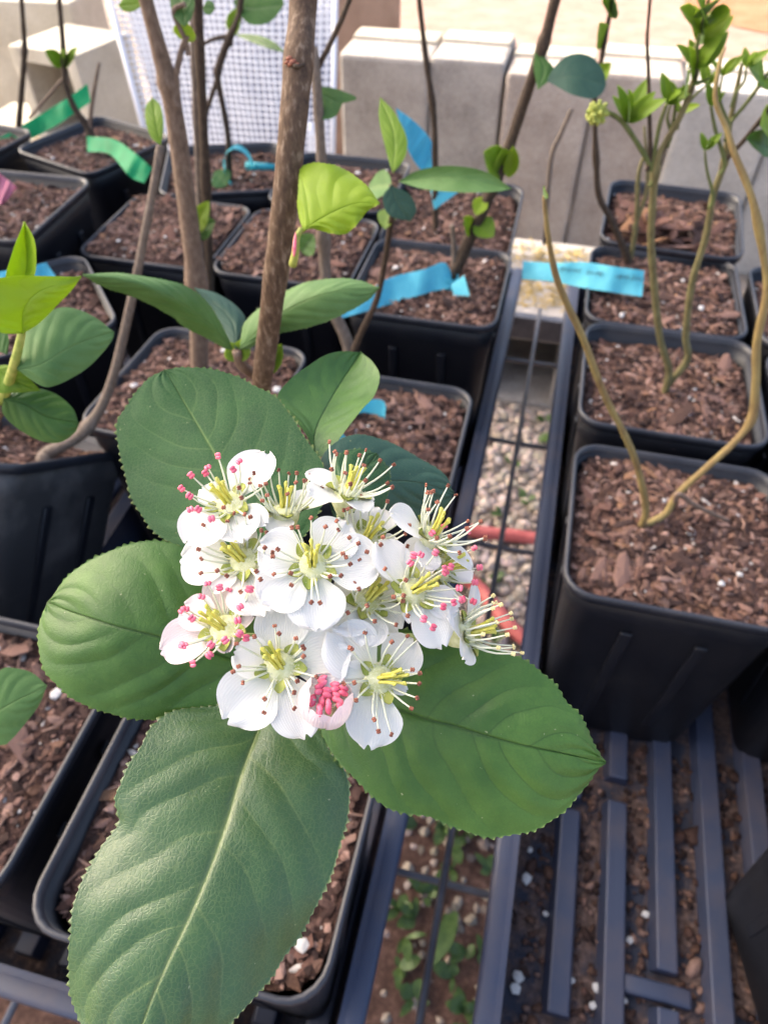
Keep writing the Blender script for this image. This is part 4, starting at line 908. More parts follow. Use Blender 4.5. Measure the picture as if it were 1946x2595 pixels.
flower((930, 1523), .1030, (.3, -.4), 38, [(838, 1592), (1010, 1600), (850, 1462, .8), (1000, 1460, .8), (925, 1640, .9)], seed=9, styl=(.6, -.7), nst=16)
flower((1093, 1360), .1040, (.75, -.7), 62, [(988, 1306, .85), (1070, 1440, .8), (1196, 1443, .65)], seed=12, spread=(8, 55), styl=(.3, -.9), stl=.0072, lab='flower with long stamens fanning towards the tray gap')
flower((792, 1432), .0990, (0, -1), 14, [(658, 1385), (880, 1326), (958, 1424, .95), (805, 1598, .95), (664, 1525, .98)], seed=4, styl=(-.1, -1), lab='full open white flower in the middle of the cluster')
flower((1046, 1498), .1000, (.45, -.2), 26, [(957, 1374, .72), (1042, 1580, .8), (1120, 1640, .8), (1066, 1366, .8), (1160, 1545, .7)], seed=10, half=(1, -.2, 'anther_pink'), styl=(.7, -.5), spread=(14, 55))
flower((1184, 1603), .1040, (1, -.25), 66, [(1170, 1672, .95), (1130, 1560, .8), (1200, 1480, .5)], seed=11, anth='anther_pale', spread=(6, 48), styl=(.9, -.3), stl=.0072, lab='flower seen from the side with pale yellow anthers')
flower((962, 1721), .0995, (.3, 0), 20, [(930, 1895, .95), (858, 1720, .9), (836, 1598, .95), (1046, 1622, .95), (1030, 1752, .5)], seed=8, styl=(.9, -.1), spread=(16, 66), stl=.0066, lab='white flower beside the half-open bud, stamens reaching over a leaf')
flower((568, 1592), .0985, (-.4, -.4), 30, [(583, 1442, .75), (644, 1560, .8), (578, 1655, .8), (414, 1655, .8), (468, 1540, .8)], seed=6, anth='anther_pink', pet='petal_pink', cup=.40, styl=(-.7, -.5), spread=(14, 60), nst=19, stl=.0055, lab='young flower with bright pink anthers and blushed petals')
flower((711, 1688), .0970, (0, -.3), 6, [(715, 1530, .92), (884, 1648, .98), (776, 1868, .80), (575, 1826, .95), (594, 1655, .92)], seed=7, styl=(-.5, -.6), lab='widest open white flower, lowest in the cluster')
# half-open bud
Cb = PD(827, 1775, .0960); vd = unit(EYE - Cb); nb = unit(vd * math.cos(.5) + unit(RIGHT * .15 + UPV * .9) * math.sin(.5)); ub = unit(np.cross(nb, RIGHT)); vb = np.cross(nb, ub)
acc = Acc(); acc.add(ellip(Cb - nb * .0030, nb, .0014, .0020, 10, 5)); acc.add(tube(spline([HUB, (HUB + Cb) / 2 - nb * .003, Cb - nb * .0035], 8), [.0006] * 8, 6)); bo = acc.obj('flower_bud', 'receptacle', sh1); bo['label'] = 'half-open pinkish bud showing red-pink anthers'
for k in range(5):
    V = []; at = []; nI, nJ = 10, 10; a0 = 2 * math.pi * k / 5 + .3; lip = [62, 40, 58, 44, 66][k]; Rr = .0036 * (1 + .05 * (k % 2))
    for i in range(nI + 1):
        th = math.radians(172 + (lip - 172) * i / nI); wdt = 1.0 if i < nI * .7 else math.sqrt(max(0, 1 - ((i / nI - .7) / .31) ** 2)) * .9 + .1
        for j in range(nJ + 1):
            s = j / nJ * 2 - 1; an = a0 + s * .86 * wdt
            V.append(Cb + nb * (Rr * 1.08 * math.cos(th)) + (ub * math.cos(an) + vb * math.sin(an)) * (Rr * math.sin(th) * (1 + .04 * math.sin(3 * s + k)))); at.append((s + .5, 1.0, i / nI, 1.0))
    fs = [(i * (nJ + 1) + j, i * (nJ + 1) + j + 1, (i + 1) * (nJ + 1) + j + 1, (i + 1) * (nJ + 1) + j) for i in range(nI) for j in range(nJ)]
    mesh_obj('petal', V, fs, 'petal_pink', bo, True, None, {'pt': ('FLOAT_COLOR', at)})
for k in range(11):
    an = 2.4 * k; ro = .0025 * math.sqrt((k + .5) / 11); p = Cb + (ub * math.cos(an) + vb * math.sin(an)) * ro + nb * (.0013 - .05 * ro)
    acc = Acc(); acc.add(tube([Cb - nb * .002, p], [.0003, .0002], 5), 0)
    for sg in (-1, 1): acc.add(ellip(p + ub * sg * .00036 + nb * .0004 * math.sin(k * 5), unit(vb * math.cos(k * 1.9) + ub * .9 * math.sin(k * 1.9) + nb * .5), .00078, .00046), 1)
    acc.obj('stamen', ['filament', 'anther_pink'], bo)

# ------------------------------------------------------------------ leafy shoot at the left edge
pl = thing('leafy_shoot', 'yellow-green and green leaves of a shoot beside the tan stem', 'shrub')
JP = PD(2, 1015, .185)
a = Acc(); bs = PZ(-160, 1300, SOILZ); a.add(tube(spline([bs, PD(-90, 1180, .25), JP], 16), np.linspace(.003, .0025, 16), 8)); a.obj('stem', 'bark_tan', pl)
a = Acc(); a.add(tube(spline([JP, PD(20, 980, .18), PD(38, 920, .172), PD(55, 850, .168), PD(60, 800, .166)], 16), np.linspace(.0015, .0008, 16), 8)); a.obj('shoot', 'sepal', pl)
leaf(pl, [(50, 740), (15, 708), (36, 629), (63, 562)], [(50, 740), (68, 680), (66, 620), (63, 562)], [(50, 740), (88, 698), (92, 640), (85, 600), (63, 562)], [.166, .165, .164], el=-.004, er=-.003, mat='leaf_lime', under='leaf_lime', nv=5, hi=False)
leaf(pl, [(58, 845), (0, 842), (-70, 800), (-60, 720), (0, 704), (60, 700), (120, 700), (206, 702)], [(58, 845), (60, 790), (100, 740), (206, 702)], [(58, 845), (99, 821), (149, 771), (186, 731), (206, 702)], [.166, .160, .158, .160], el=-.003, er=.004, mat='leaf_lime', under='leaf_young', nv=6, lab='folded yellow-green leaf with a reddish edge')
leaf(pl, [(45, 935), (60, 841), (99, 811), (149, 780), (199, 785), (249, 808), (290, 842)], [(45, 935), (100, 925), (180, 880), (240, 855), (290, 842)], [(45, 935), (60, 948), (109, 979), (143, 976), (186, 956), (225, 930), (265, 890), (287, 858), (290, 842)], [.172, .172, .178, .186], el=.003, er=.002, mat='leaf_fold', nv=6, lab='broad smooth green leaf below the yellow-green one')
leaf(pl, [(10, 1012), (33, 996), (66, 983), (109, 986), (149, 1002), (186, 1036), (200, 1072)], [(10, 1012), (60, 1022), (120, 1055), (200, 1072)], [(10, 1012), (7, 1046), (40, 1082), (83, 1109), (123, 1122), (159, 1119), (192, 1095), (200, 1072)], [.182, .186, .190], el=.002, er=.002, mat='leaf_mid', nv=6)
leaf(pl, [(-10, 930), (20, 925), (70, 955), (105, 990)], [(-10, 930), (40, 965), (105, 990)], [(-10, 930), (-20, 990), (40, 995), (105, 990)], [.178, .178, .181], mat='leaf_young', nv=5, hi=False)
leaf(pl, [(20, 900), (-20, 860), (-60, 800)], [(20, 900), (-10, 880), (-60, 800)], [(20, 900), (22, 850), (-10, 800), (-60, 800)], [.175, .175, .177], mat='leaf_mid', nv=5, hi=False)
leaf(pl, [(-110, 1880), (-70, 1760), (0, 1699), (35, 1693), (82, 1705), (120, 1738)], [(-110, 1880), (0, 1800), (120, 1738)], [(-110, 1880), (0, 1889), (29, 1875), (65, 1834), (100, 1787), (120, 1738)], [.17, .168, .17], er=.002, mat='leaf_fold', nv=6, name='leaf', lab='pale green leaf edge hanging over the dark bark pot')
a = Acc(); a.add(tube(spline([PD(-110, 1880, .17), PD(-260, 1800, .22), bs], 16), np.linspace(.0012, .002, 16), 8)); a.obj('shoot', 'pedicel', pl)

# ------------------------------------------------------------------ other stems
def plant(label, cat='shrub', name='potted_shrub', group='bare stems and shrubs in the pots'): return thing(name, label, cat, group=group)
ZS = SOILZ + 0.010
p = plant('thick tan woody stem rising beside the main stem')
S2, k = vstem(p, [(507, 945, 44), (500, 740, 46), (472, 500, 48), (437, 260, 46), (405, 130, 42), (365, -20, 36)], ZS, -.02, 'bark_tan', nodes=(.62, .3))
vstem(p, [(440, 235, 18), (455, 150, 16), (472, 100, 14), (500, 98, 12)], None, 0, 'bark_tan', 'twig', k0=k - .015)
vstem(p, [(470, 100, 14), (440, 30, 12), (470, 10, 12)], None, 0, 'bark_tan', 'twig', k0=k - .015)
dd = depth(PK(460, 30, k - .015))
leaf(p, [(468, 70), (440, 40), (430, -10), (440, -40)], [(468, 70), (462, 20), (440, -40)], [(468, 70), (488, 40), (490, -10), (440, -40)], [dd, dd, dd], mat='leaf_mid', nv=5, hi=False)
leaf(p, [(515, 20), (520, 35), (535, 36), (546, 22)], [(515, 20), (530, 20), (546, 22)], [(515, 20), (525, 2), (540, 5), (546, 22)], [dd, dd, dd], mat='leaf_mid', nv=4, hi=False)
leaf(p, [(372, 5), (340, 28), (315, 28), (300, 14)], [(372, 5), (335, 12), (300, 14)], [(372, 5), (345, -15), (318, -8), (300, 14)], [dd, dd, dd], mat='leaf_young', nv=5, hi=False)
small_leaf(p, PK(470, 105, k - .015), PK(472, 55, k - .015), -FWD, .010, 'leaf_lime', 'leaf_lime')
small_leaf(p, PK(492, 590, k), PK(545, 560, k), -FWD, .014, 'leaf_mid')
small_leaf(p, PK(492, 590, k), PK(530, 510, k), -FWD, .010, 'leaf_young')
small_leaf(p, PK(425, 205, k), PK(432, 170, k), -FWD, .007, 'leaf_lime')
p = plant('double brown stem close together behind the tan stem')
_, k = vstem(p, [(535, 735, 20), (526, 560, 22), (515, 300, 24), (505, 100, 26), (500, -20, 28)], ZS, -.01, 'bark_dark', nodes=(.4,))
vstem(p, [(520, 735, 16), (508, 560, 16), (498, 300, 16), (490, 100, 18), (492, -20, 18)], ZS, .0, 'bark_grey', nodes=(.5,))
p = plant('slender grey stem curving out of the dusty tipped pot')
b0 = PZ(112, 1165, SOILZ + .004)
S4, k = vstem(p, [(112, 1170, 40), (125, 1148, 34), (211, 1095, 28), (276, 990, 26), (334, 760, 24), (385, 500, 22), (407, 370, 20)], SOILZ + .012, .03, 'bark_grey', nodes=(.45,))
dd = depth(PK(395, 320, k + .03))
leaf(p, [(408, 368), (385, 350), (370, 310), (370, 270), (388, 247)], [(408, 368), (396, 310), (388, 247)], [(408, 368), (415, 320), (408, 270), (388, 247)], [dd, dd, dd + .004], mat='leaf_young', nv=6, hi=False)
p = plant('thin forked stem with drooping green leaves before the white mesh')
_, k = vstem(p, [(583, 455, 16), (578, 347, 15), (563, 256, 15), (552, 200, 17), (556, 165, 20), (580, 99, 20), (605, 45, 18), (612, -10, 16)], ZS, 0, 'bark_dark', nodes=(.5,))
vstem(p, [(552, 200, 12), (530, 265, 11), (520, 300, 10), (515, 330, 8)], None, 0, 'bark_dark', 'twig', k0=k)
vstem(p, [(582, 95, 12), (545, 98, 10), (515, 112, 9)], None, 0, 'bark_dark', 'twig', k0=k)
dd = depth(PK(640, 30, k))
leaf(p, [(590, 5), (620, 52), (650, 64), (690, 52), (722, 10)], [(590, 5), (640, 20), (722, 10)], [(590, 5), (640, -40), (700, -30), (722, 10)], [dd, dd, dd], mat='leaf_mid', under='leaf_young', nv=6, hi=False)
leaf(p, [(592, 86), (640, 108), (690, 126), (724, 133)], [(592, 86), (645, 97), (692, 116), (724, 133)], [(592, 86), (650, 88), (695, 106), (724, 133)], [dd, dd - .02, dd - .03], mat='leaf_mid', nv=4, hi=False)
small_leaf(p, PK(588, 90, k), PK(600, 20, k), -FWD, .012, 'leaf_young')
p = plant('grey stem directly behind the main stem, twig leaning from it')
_, k = vstem(p, [(905, 1000, 34), (880, 868, 32), (835, 765, 30), (822, 645, 30), (815, 410, 28), (800, 176, 24), (796, 120, 20)], ZS, .02, 'bark_grey', nodes=(.6,))
vstem(p, [(805, 175, 16), (830, 125, 14), (865, 50, 14), (893, -20, 14)], None, 0, 'bark_dark', 'twig', k0=k + .02)
dd = depth(PK(830, 250, k + .02))
leaf(p, [(800, 225), (795, 280), (815, 302), (850, 295), (868, 262)], [(800, 225), (840, 250), (868, 262)], [(800, 225), (830, 220), (880, 235), (905, 250), (868, 262)], [dd, dd, dd], mat='leaf_mid', nv=5, hi=False)
small_leaf(p, PK(765, 640, k), PK(795, 595, k), -FWD, .012, 'leaf_mid')
p = plant('thin reddish twig topped by a whorl of narrow green leaves')
_, k = vstem(p, [(890, 990, 17), (898, 887, 17), (952, 766, 15), (973, 676, 15), (985, 600, 16), (994, 540, 15), (992, 470, 13)], ZS, -.04, 'bark_dark')
dd = depth(PK(995, 450, k - .04))
leaf(p, [(995, 440), (975, 370), (960, 300), (963, 246)], [(995, 440), (998, 340), (963, 246)], [(995, 440), (1025, 400), (1031, 350), (1000, 285), (963, 246)], [dd, dd + .005, dd + .012], mat='leaf_young', nv=6, hi=False)
leaf(p, [(1010, 460), (1080, 480), (1180, 488), (1260, 485), (1296, 478)], [(1010, 460), (1100, 450), (1200, 456), (1296, 478)], [(1010, 460), (1060, 432), (1140, 420), (1230, 435), (1296, 478)], [dd, dd - .01, dd - .012], el=-.003, er=-.003, mat='leaf_fold', nv=6, hi=True, quilt=.0001, lab='narrow green leaf held out flat from the whorl')
leaf(p, [(990, 470), (970, 500), (985, 545), (1040, 562)], [(990, 470), (1010, 520), (1040, 562)], [(990, 470), (1035, 490), (1055, 530), (1040, 562)], [dd, dd + .004, dd + .008], mat='leaf_blue', nv=5, hi=False)
small_leaf(p, PK(985, 530, k), PK(975, 580, k - .04), -FWD, .009, 'leaf_young')
small_leaf(p, PK(992, 470, k - .04), PK(930, 480, k - .03), -FWD, .014, 'leaf_fold')
p = plant('leaning dark brown stem with blue tape knotted at its foot')
_, k = vstem(p, [(1140, 722, 32), (1190, 604, 32), (1243, 487, 30), (1284, 387, 29), (1325, 264, 28), (1378, 106, 28), (1410, -15, 28)], ZS, 0, 'bark_dark', nodes=(.4, .75))
vstem(p, [(1150, 690, 14), (1150, 620, 13), (1145, 570, 12)], None, 0, 'bark_grey', 'twig', k0=k)
dd = depth(PK(1450, 190, k))
leaf(p, [(1385, 205), (1415, 222), (1450, 240), (1495, 250), (1522, 240), (1536, 215)], [(1385, 205), (1450, 195), (1536, 215)], [(1385, 205), (1404, 170), (1430, 145), (1463, 135), (1500, 145), (1527, 178), (1536, 215)], [dd - .01, dd - .015, dd - .01], mat='leaf_blue', nv=6, hi=True, quilt=.0001, lab='round blue-green leaf in front of the concrete blocks')
leaf(p, [(1362, 228), (1352, 170), (1356, 122)], [(1362, 228), (1378, 175), (1356, 122)], [(1362, 228), (1402, 195), (1404, 175), (1385, 150), (1356, 122)], [dd - .01] * 3, mat='leaf_mid', nv=4, hi=False)
for q in [((1290, 450), (1300, 370), .010, 'leaf_lime'), ((1270, 440), (1225, 385), .022, 'leaf_young'), ((1270, 440), (1275, 375), .014, 'leaf_young'), ((1205, 560), (1250, 600), .016, 'leaf_young'), ((1195, 590), (1175, 550), .012, 'leaf_lime'), ((1225, 500), (1205, 545), .010, 'leaf_lime')]:
    small_leaf(p, PK(*q[0], k), PK(*q[1], k - .01), -FWD, q[2], q[3])
p = plant('thin straight dark stem in front of the upright blocks')
vstem(p, [(1104, 560, 17), (1102, 399, 17), (1099, 293, 16), (1079, 147, 15), (1060, -15, 13)], ZS + .01, 0, 'bark_dark', nodes=(.55,))
p = plant('thin dark stem at the tray edge by the long green tape')
vstem(p, [(48, 330, 15), (55, 240, 14), (63, 130, 13), (60, 60, 12), (55, -10, 11)], ZS, 0, 'bark_dark', nodes=(.5,))
p = plant('branching dark stem with small new leaves behind the green tape')
_, k = vstem(p, [(232, 350, 22), (222, 320, 18), (190, 275, 15), (168, 215, 14), (163, 150, 15), (158, 80, 13), (150, -10, 12)], ZS, 0, 'bark_dark', nodes=(.6,))
vstem(p, [(168, 195, 9), (130, 235, 8), (75, 300, 7)], None, 0, 'bark_tan', 'twig', k0=k)
vstem(p, [(228, 330, 12), (236, 250, 10), (252, 160, 8)], None, 0, 'bark_tan', 'twig', k0=k)
for q in [((160, 165), (115, 128), .014), ((160, 165), (165, 125), .010), ((165, 168), (198, 120), .010), ((165, 168), (192, 140), .010)]:
    small_leaf(p, PK(*q[0], k), PK(*q[1], k - .01), -FWD, q[2], 'leaf_young')
# right-hand tray
p = plant('two yellow-green canes forking in a V from the largest right pot', name='young_cane_shrub')
_, k = vstem(p, [(1620, 1337, 17), (1636, 1292, 18), (1615, 1186, 18), (1583, 1104, 18), (1530, 999, 19), (1477, 858, 19), (1436, 770, 18), (1407, 694, 17), (1389, 600, 14), (1378, 498, 10)], ZS, -.02, 'cane_yellow', wob=.16)
small_leaf(p, PK(1378, 500, k - .02), PK(1377, 474, k - .02), RIGHT, .006, 'leaf_young')
vstem(p, [(1620, 1337, 18), (1683, 1304, 19), (1718, 1251, 19), (1794, 1181, 18), (1864, 1116, 18), (1905, 1057, 20), (1914, 964, 22), (1917, 864, 21), (1941, 747, 19), (1935, 659, 17), (1911, 528, 18), (1888, 457, 17), (1859, 387, 16), (1841, 328, 14), (1812, 252, 13), (1823, 158, 10), (1836, 120, 7)], ZS, .05, 'cane_yellow', nodes=(.35, .62), wob=.16)
vstem(p, [(1718, 1251, 12), (1760, 1280, 12), (1845, 1320, 10)], None, 0, 'bark_tan', 'twig', k0=k + .004)
p = plant('two thin olive canes crossing upward from one pot, budding twigs', name='young_cane_shrub')
_, k = vstem(p, [(1688, 981, 18), (1694, 934, 18), (1671, 852, 17), (1655, 700, 18), (1649, 600, 18), (1653, 520, 19), (1656, 469, 19), (1665, 405, 18), (1683, 364, 14), (1724, 293, 15), (1765, 176, 16), (1758, 120, 13)], ZS, -.01, 'cane_olive', nodes=(.62,), wob=.16)
vstem(p, [(1656, 440, 13), (1636, 399, 14), (1583, 317, 13), (1550, 290, 12), (1530, 284, 10)], None, 0, 'cane_green', 'twig', k0=k - .006)
vstem(p, [(1647, 400, 12), (1645, 300, 10), (1642, 176, 9), (1639, 100, 9), (1647, -10, 8)], None, 0, 'bark_dark', 'twig', k0=k - .006)
vstem(p, [(1655, 400, 11), (1670, 320, 11), (1688, 264, 10)], None, 0, 'cane_green', 'twig', k0=k - .006)
sprig(p, PK(1590, 310, k - .006), .019, 6, 'leaf_young', 1.6, 3, .36); sprig(p, PK(1690, 262, k - .006), .012, 4, 'leaf_young', 1.2, 4, .5)
sprig(p, PK(1762, 172, k - .01), .016, 5, 'leaf_young', 1.2, 5, .45); sprig(p, PK(1770, 110, k - .01), .016, 4, 'leaf_lime', 1.0, 6, .5); sprig(p, PK(1722, 285, k), .009, 3, 'leaf_lime', 1, 7)
vstem(p, [(1760, 130, 13), (1775, 80, 12), (1790, 20, 10), (1800, -20, 8)], None, 0, 'cane_green', 'twig', k0=k - .01)
for q in [((1775, 75), (1722, 20), .0098, 'leaf_lime'), ((1785, 40), (1760, -20), .0154, 'leaf_lime'), ((1785, 40), (1830, -10), .0154, 'leaf_lime'), ((1780, 60), (1850, 28), .0098, 'leaf_lime'), ((1755, 200), (1745, 120), .0084, 'leaf_lime'), ((1770, 215), (1810, 190), .0112, 'leaf_lime'), ((1735, 240), (1742, 180), .0077, 'leaf_lime')]:
    small_leaf(p, PK(*q[0], k - .01), PK(*q[1], k - .02), -FWD, q[2], q[3])
vstem(p, [(1690, 978, 18), (1741, 911, 18), (1737, 852, 17), (1753, 717, 17), (1788, 600, 17), (1806, 498, 17), (1835, 410, 17), (1847, 323, 14), (1864, 235, 12), (1879, 160, 8)], ZS, 0, 'cane_olive', nodes=(.7,), wob=.16)
vstem(p, [(1838, 405, 14), (1880, 360, 13), (1960, 262, 13)], None, 0, 'bark_dark', 'twig', k0=k)
vstem(p, [(1850, 310, 11), (1890, 262, 10), (1950, 180, 11)], None, 0, 'cane_green', 'twig', k0=k)
for q in [((1935, 200), (1895, 170), .014, 'leaf_young'), ((1935, 200), (1960, 230), .011, 'leaf_young'), ((1960, 330), (1925, 320), .02, 'leaf_lime'), ((1960, 380), (1890, 350), .012, 'leaf_mid')]:
    small_leaf(p, PK(*q[0], k), PK(*q[1], k - .008), -FWD, q[2], q[3])
# pale bud ball at the twig end
acc = Acc(); r_ = random.Random(9); cb = PK(1513, 286, k - .006)
for q in range(34):
    d_ = unit([r_.gauss(0, 1), r_.gauss(0, 1), r_.gauss(0, 1)]); acc.add(ellip(cb + d_ * .0036, d_, .0020, .0012, 6, 4))
acc.add(ellip(cb, ZUP, .0035, .0035, 8, 5)); acc.obj('flower_bud', 'sepal', p)
for q in [((1665, 405), (1700, 330), (1712, 250), 8), ((1724, 293), (1752, 250), (1790, 215), 8), ((1700, 340), (1690, 300), (1700, 262), 7), ((1835, 410), (1812, 330), (1800, 268), 9), ((1847, 323), (1822, 250), (1830, 190), 8), ((1765, 176), (1795, 130), (1812, 95), 7), ((1864, 235), (1885, 205), (1890, 170), 7), ((1806, 498), (1790, 430), (1785, 380), 7)]:
    vstem(p, [(*q[0], q[3] + 2), (*q[1], q[3]), (*q[2], q[3] - 2)], None, 0, 'cane_green', 'twig', k0=k - .004)
    sprig(p, PK(*q[2], k - .004), .010, 3, 'leaf_young', 1.4, q[0][0] + q[2][1], .4)
p = plant('slim reddish stem with tiny leaves rising past the round leaf', name='young_cane_shrub')
_, k = vstem(p, [(1590, 655, 20), (1548, 557, 17), (1518, 498, 17), (1510, 410, 15), (1507, 252, 12), (1524, 147, 12), (1542, 47, 12), (1555, -15, 12)], ZS + .004, 0, 'bark_dark', nodes=(.45, .7))
for q in [((1545, 30), (1525, 5), .014), ((1545, 30), (1535, -15), .014), ((1523, 120), (1518, 58), .013), ((1512, 205), (1548, 160), .010), ((1545, 40), (1560, 5), .010)]:
    small_leaf(p, PK(*q[0], k), PK(*q[1], k - .008), -FWD, q[2], 'leaf_young')
vstem(p, [(1600, 640, 13), (1612, 560, 12), (1618, 440, 11), (1640, 380, 9)], None, 0, 'cane_olive', 'twig', k0=k)
vstem(p, [(1612, 560, 12), (1640, 470, 10), (1632, 320, 7)], None, 0, 'cane_olive', 'twig', k0=k)
p = plant('blurred bare twig standing before the seam of two blocks', name='young_cane_shrub')
vstem(p, [(1380, 600, 10), (1395, 410, 12), (1420, 340, 12), (1448, 276, 11)], SOILZ + .002, 0, 'bark_grey')

# ------------------------------------------------------------------ flagging tape
def ribbon(name, label, cat, top, bot, dd, mat, group=None, wav=.0015, ink=None):
    n = 26; T = resample(top, n); B = resample(bot, n); d = np.interp(np.linspace(0, 1, n), np.linspace(0, 1, len(dd)), dd); m = 5; V = []
    for i in range(n):
        for j in range(m):
            u = j / (m - 1); q = T[i] * (1 - u) + B[i] * u; V.append(PD(q[0], q[1], d[i] + wav * math.sin(i * .55 + u * 2.2) + wav * .6 * math.sin(i * 1.3)))
    nv = len(V); V2 = [v - unit(EYE - v) * .0002 for v in V]; fs = [(i * m + j, i * m + j + 1, (i + 1) * m + j + 1, (i + 1) * m + j) for i in range(n - 1) for j in range(m - 1)]
    fs += [tuple(x + nv for x in reversed(f_)) for f_ in fs]
    t = thing(name, label, cat, group=group); mesh_obj('tape_strip', V + V2, fs, mat, t); return t
def ribwrap(t, c, r0, mat, h=.010):
    a = Acc(); n = 14
    V = [c + np.array([math.cos(2 * math.pi * k / n) * r0, math.sin(2 * math.pi * k / n) * r0, z + .001 * math.sin(k * 2)]) for z in (-h / 2, 0, h / 2) for k in range(n)]
    a.add((V, [(i * n + q, i * n + (q + 1) % n, (i + 1) * n + (q + 1) % n, (i + 1) * n + q) for i in range(2) for q in range(n)])); a.obj('knot_wrap', mat, t)
GT = 'strips of flagging tape tied to the stems'
kE = depth(PZ(1140, 722, ZS))
t = ribbon('flagging_tape', 'bright blue tape knotted low on the leaning dark stem', 'tape', [(862, 800), (971, 712), (1076, 682), (1125, 664), (1142, 690)], [(868, 806), (995, 769), (1091, 740), (1130, 732), (1146, 726)], [depth(PZ(865, 803, RIM + .012)), depth(PZ(985, 740, RIM + .012)), depth(PZ(1084, 711, RIM + .012)), depth(PZ(1128, 700, RIM + .012)), kE - .012], 'tape_blue', GT)
ribwrap(t, PZ(1142, 715, ZS + .006), .0052, 'tape_blue')
dk = kE - .020; mesh_obj('tape_tail', [PD(1142, 722, dk), PD(1176, 697, dk - .006), PD(1190, 750, dk - .008), PD(1150, 748, dk), PD(1160, 722, dk - .004)], [(0, 4, 3), (4, 1, 2), (4, 2, 3), (0, 1, 4)], 'tape_blue', t)
kB = depth(PZ(1450, 740, RIM))
t = ribbon('flagging_tape', 'flat blue tape with faint handwriting spanning the tray gap', 'tape', [(1325, 662), (1400, 666), (1480, 664), (1560, 676), (1632, 686)], [(1322, 708), (1400, 714), (1480, 730), (1560, 742), (1626, 752)], [kB + .035, kB + .02, kB, kB - .012, kB - .02], 'tape_blue', GT)
r_ = random.Random(21)
for (xa_, xb_, yy, nn_) in ((1416, 1466, 681, 9), (1486, 1522, 690, 7), (1558, 1624, 700, 11)):
    a = Acc()
    for q in range(nn_):
        x = xa_ + (xb_ - xa_) * q / (nn_ - 1); h_ = r_.uniform(4, 8); d0 = np.interp(x, [1325, 1400, 1480, 1560, 1632], [kB + .035, kB + .02, kB, kB - .012, kB - .02]) - .0035; y_ = yy + (x - xa_) * .1
        a.add(tube([PD(x, y_ + h_, d0), PD(x + r_.uniform(-2, 4), y_, d0), PD(x + r_.uniform(2, 6), y_ - h_ + r_.uniform(0, 3), d0), PD(x + r_.uniform(3, 6), y_ + h_ * .4, d0)], .00022, 4))
    a.obj('handwriting', 'ink', t)
kP = depth(PZ(1105, 560, ZS + .01))
t = ribbon('flagging_tape', 'loose blue tape folded on the thin straight stem', 'tape', [(1003, 273), (1050, 308), (1085, 345), (1102, 375)], [(1010, 300), (1030, 370), (1050, 410), (1068, 432)], [kP - .05, kP - .04, kP - .03, kP - .015], 'tape_blue', GT)
mesh_obj('tape_tail', [PD(1068, 432, kP - .015), PD(1102, 375, kP - .015), PD(1104, 420, kP - .012), PD(1110, 480, kP - .02), PD(1162, 486, kP - .02), PD(1100, 532, kP - .012), PD(1090, 478, kP - .016)], [(0, 1, 2), (0, 2, 6), (2, 3, 6), (3, 4, 5), (6, 3, 5)], 'tape_blue', t)
kF = depth(PZ(920, 1080, SOILZ + .01))
t = thing('flagging_tape', 'curled blue tape loop lying behind the folded mid-green leaf', 'tape', group=GT); a = Acc(); c0 = PZ(925, 1085, SOILZ + .009); V = []; n = 26
for i in range(n):
    u_ = i / (n - 1); an = 0.4 + u_ * 3.9; rr_ = .013 + .010 * u_; q = c0 + RIGHT * (rr_ * math.cos(an)) + HEAD * rr_ * .7 * math.sin(an) + ZUP * (.004 * math.sin(u_ * 7)); w_ = ZUP * .0095 + RIGHT * .005 * math.sin(u_ * 5); V += [q + w_, q, q - w_ * .9]
a.add((V, [(3 * i + j, 3 * i + j + 1, 3 * i + j + 4, 3 * i + j + 3) for i in range(n - 1) for j in range(2)])); a.obj('tape_strip', 'tape_blue', t)
kM = depth(PZ(228, 345, ZS))
t = ribbon('flagging_tape', 'long green tape slanting up behind the branching stem', 'tape', [(-5, 352), (54, 319), (169, 250), (222, 212)], [(12, 378), (81, 352), (150, 314), (231, 258)], [kM + .0, kM + .02, kM + .02, kM + .02], 'tape_green', GT)
t = ribbon('flagging_tape', 'short bent green tape lying across the pot soil', 'tape', [(220, 345), (289, 353), (340, 386), (386, 426)], [(222, 384), (280, 392), (328, 446), (366, 464)], [depth(PZ(221, 365, RIM + .004)), depth(PZ(285, 372, RIM + .010)), depth(PZ(335, 415, RIM + .010)), depth(PZ(376, 445, RIM + .006))], 'tape_green', GT)
kL = depth(PZ(20, 500, RIM + .03))
t = ribbon('flagging_tape', 'pink tape end hanging over the raised pot', 'tape', [(-30, 420), (0, 440), (45, 475)], [(-30, 480), (0, 518), (18, 508)], [kL, kL, kL], 'tape_pink', GT)
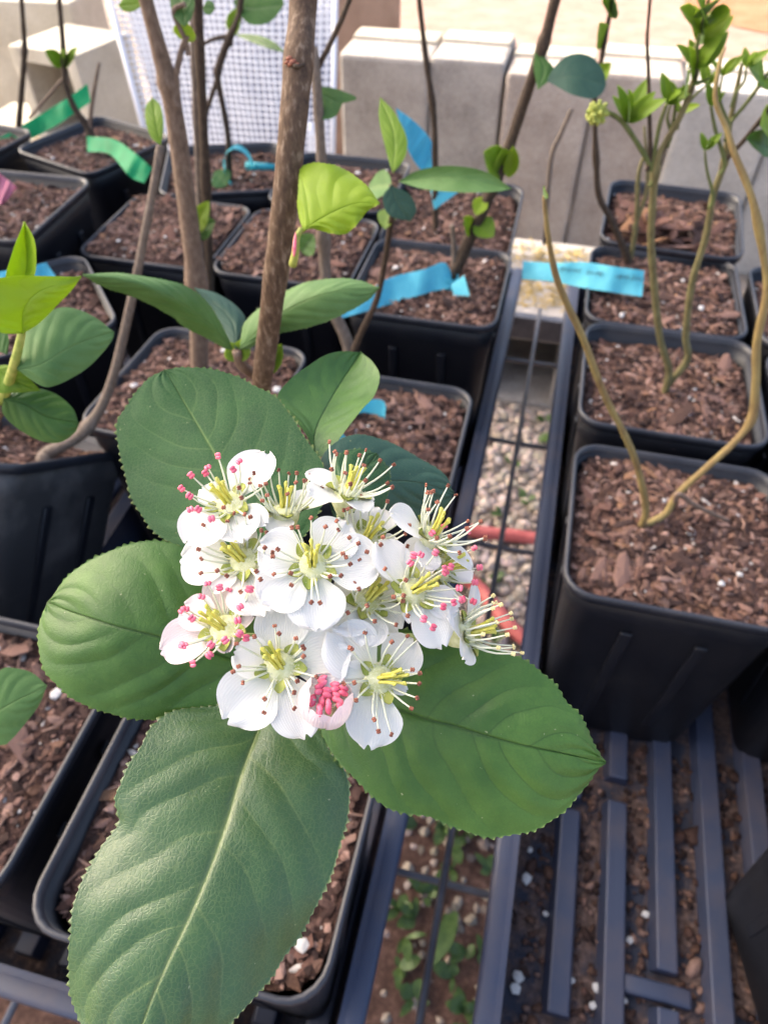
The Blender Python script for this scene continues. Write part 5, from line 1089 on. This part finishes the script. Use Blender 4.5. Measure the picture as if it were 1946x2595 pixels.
t = ribbon('flagging_tape', 'small blue tape corner behind the lime-green leaf', 'tape', [(-20, 690), (60, 680), (118, 665)], [(-20, 720), (60, 720), (142, 700)], [.33, .34, .35], 'tape_blue', GT)
kR = depth(PZ(605, 440, ZS))
t = thing('flagging_tape', 'teal tape loop around the thin forked stem', 'tape', group=GT); a = Acc(); V = []; n = 20; c0 = PZ(605, 425, ZS + .012)
for i in range(n):
    an = i / (n - 1) * 5.6; q = c0 + RIGHT * .013 * math.cos(an) + ZUP * .018 * math.sin(an); V += [q + HEAD * .005, q - HEAD * .005]
a.add((V, [(2 * i, 2 * i + 1, 2 * i + 3, 2 * i + 2) for i in range(n - 1)])); a.obj('tape_strip', 'tape_teal', t)
acc = Acc(); acc.add(tube([PZ(625, 420, ZS + .01), PZ(700, 424, ZS + .012)], [.004, .003], 4)); acc.obj('tape_tail', 'tape_teal', t)
small_leaf(p, PZ(575, 470, ZS), PD(545, 435, kR - .02), -FWD, .020, 'leaf_fold')
# coarse bark heap and stray twigs in the right pots
r_ = random.Random(31)
ht = POTS['A']; hs = [c for c in ht.children if c.name.startswith('soil')][0]
for q in range(46):
    x = r_.uniform(-.045, .0); y = r_.uniform(-.03, .045); hgt = .020 * math.exp(-((x + .028) / .018) ** 2 - ((y - .02) / .024) ** 2); sc = r_.uniform(.004, .008)
    o = link('bark_chip', CHIPM[r_.randrange(10)], hs); o.location = (x, y, .002 + hgt * r_.uniform(.5, 1)); o.scale = (sc, sc, sc); o.rotation_euler = (r_.uniform(-.9, .9), r_.uniform(-.9, .9), r_.uniform(0, 6))

# ------------------------------------------------------------------ put every thing's Empty at its base
bpy.context.view_layer.update()
for o in list(COL.objects):
    if o.type != 'EMPTY' or o.parent is not None or o.location.length > 1e-6: continue
    co = []
    for c in o.children:
        if c.type == 'MESH': co += [tuple(c.data.vertices[i].co) for i in range(0, len(c.data.vertices), max(1, len(c.data.vertices) // 40))]
    if not co: continue
    co = np.array(co); low = co[co[:, 2] <= co[:, 2].min() + 0.004]; b_ = Vector((float(low[:, 0].mean()), float(low[:, 1].mean()), float(co[:, 2].min())))
    o.location = b_
    for c in o.children: c.location = c.location - b_
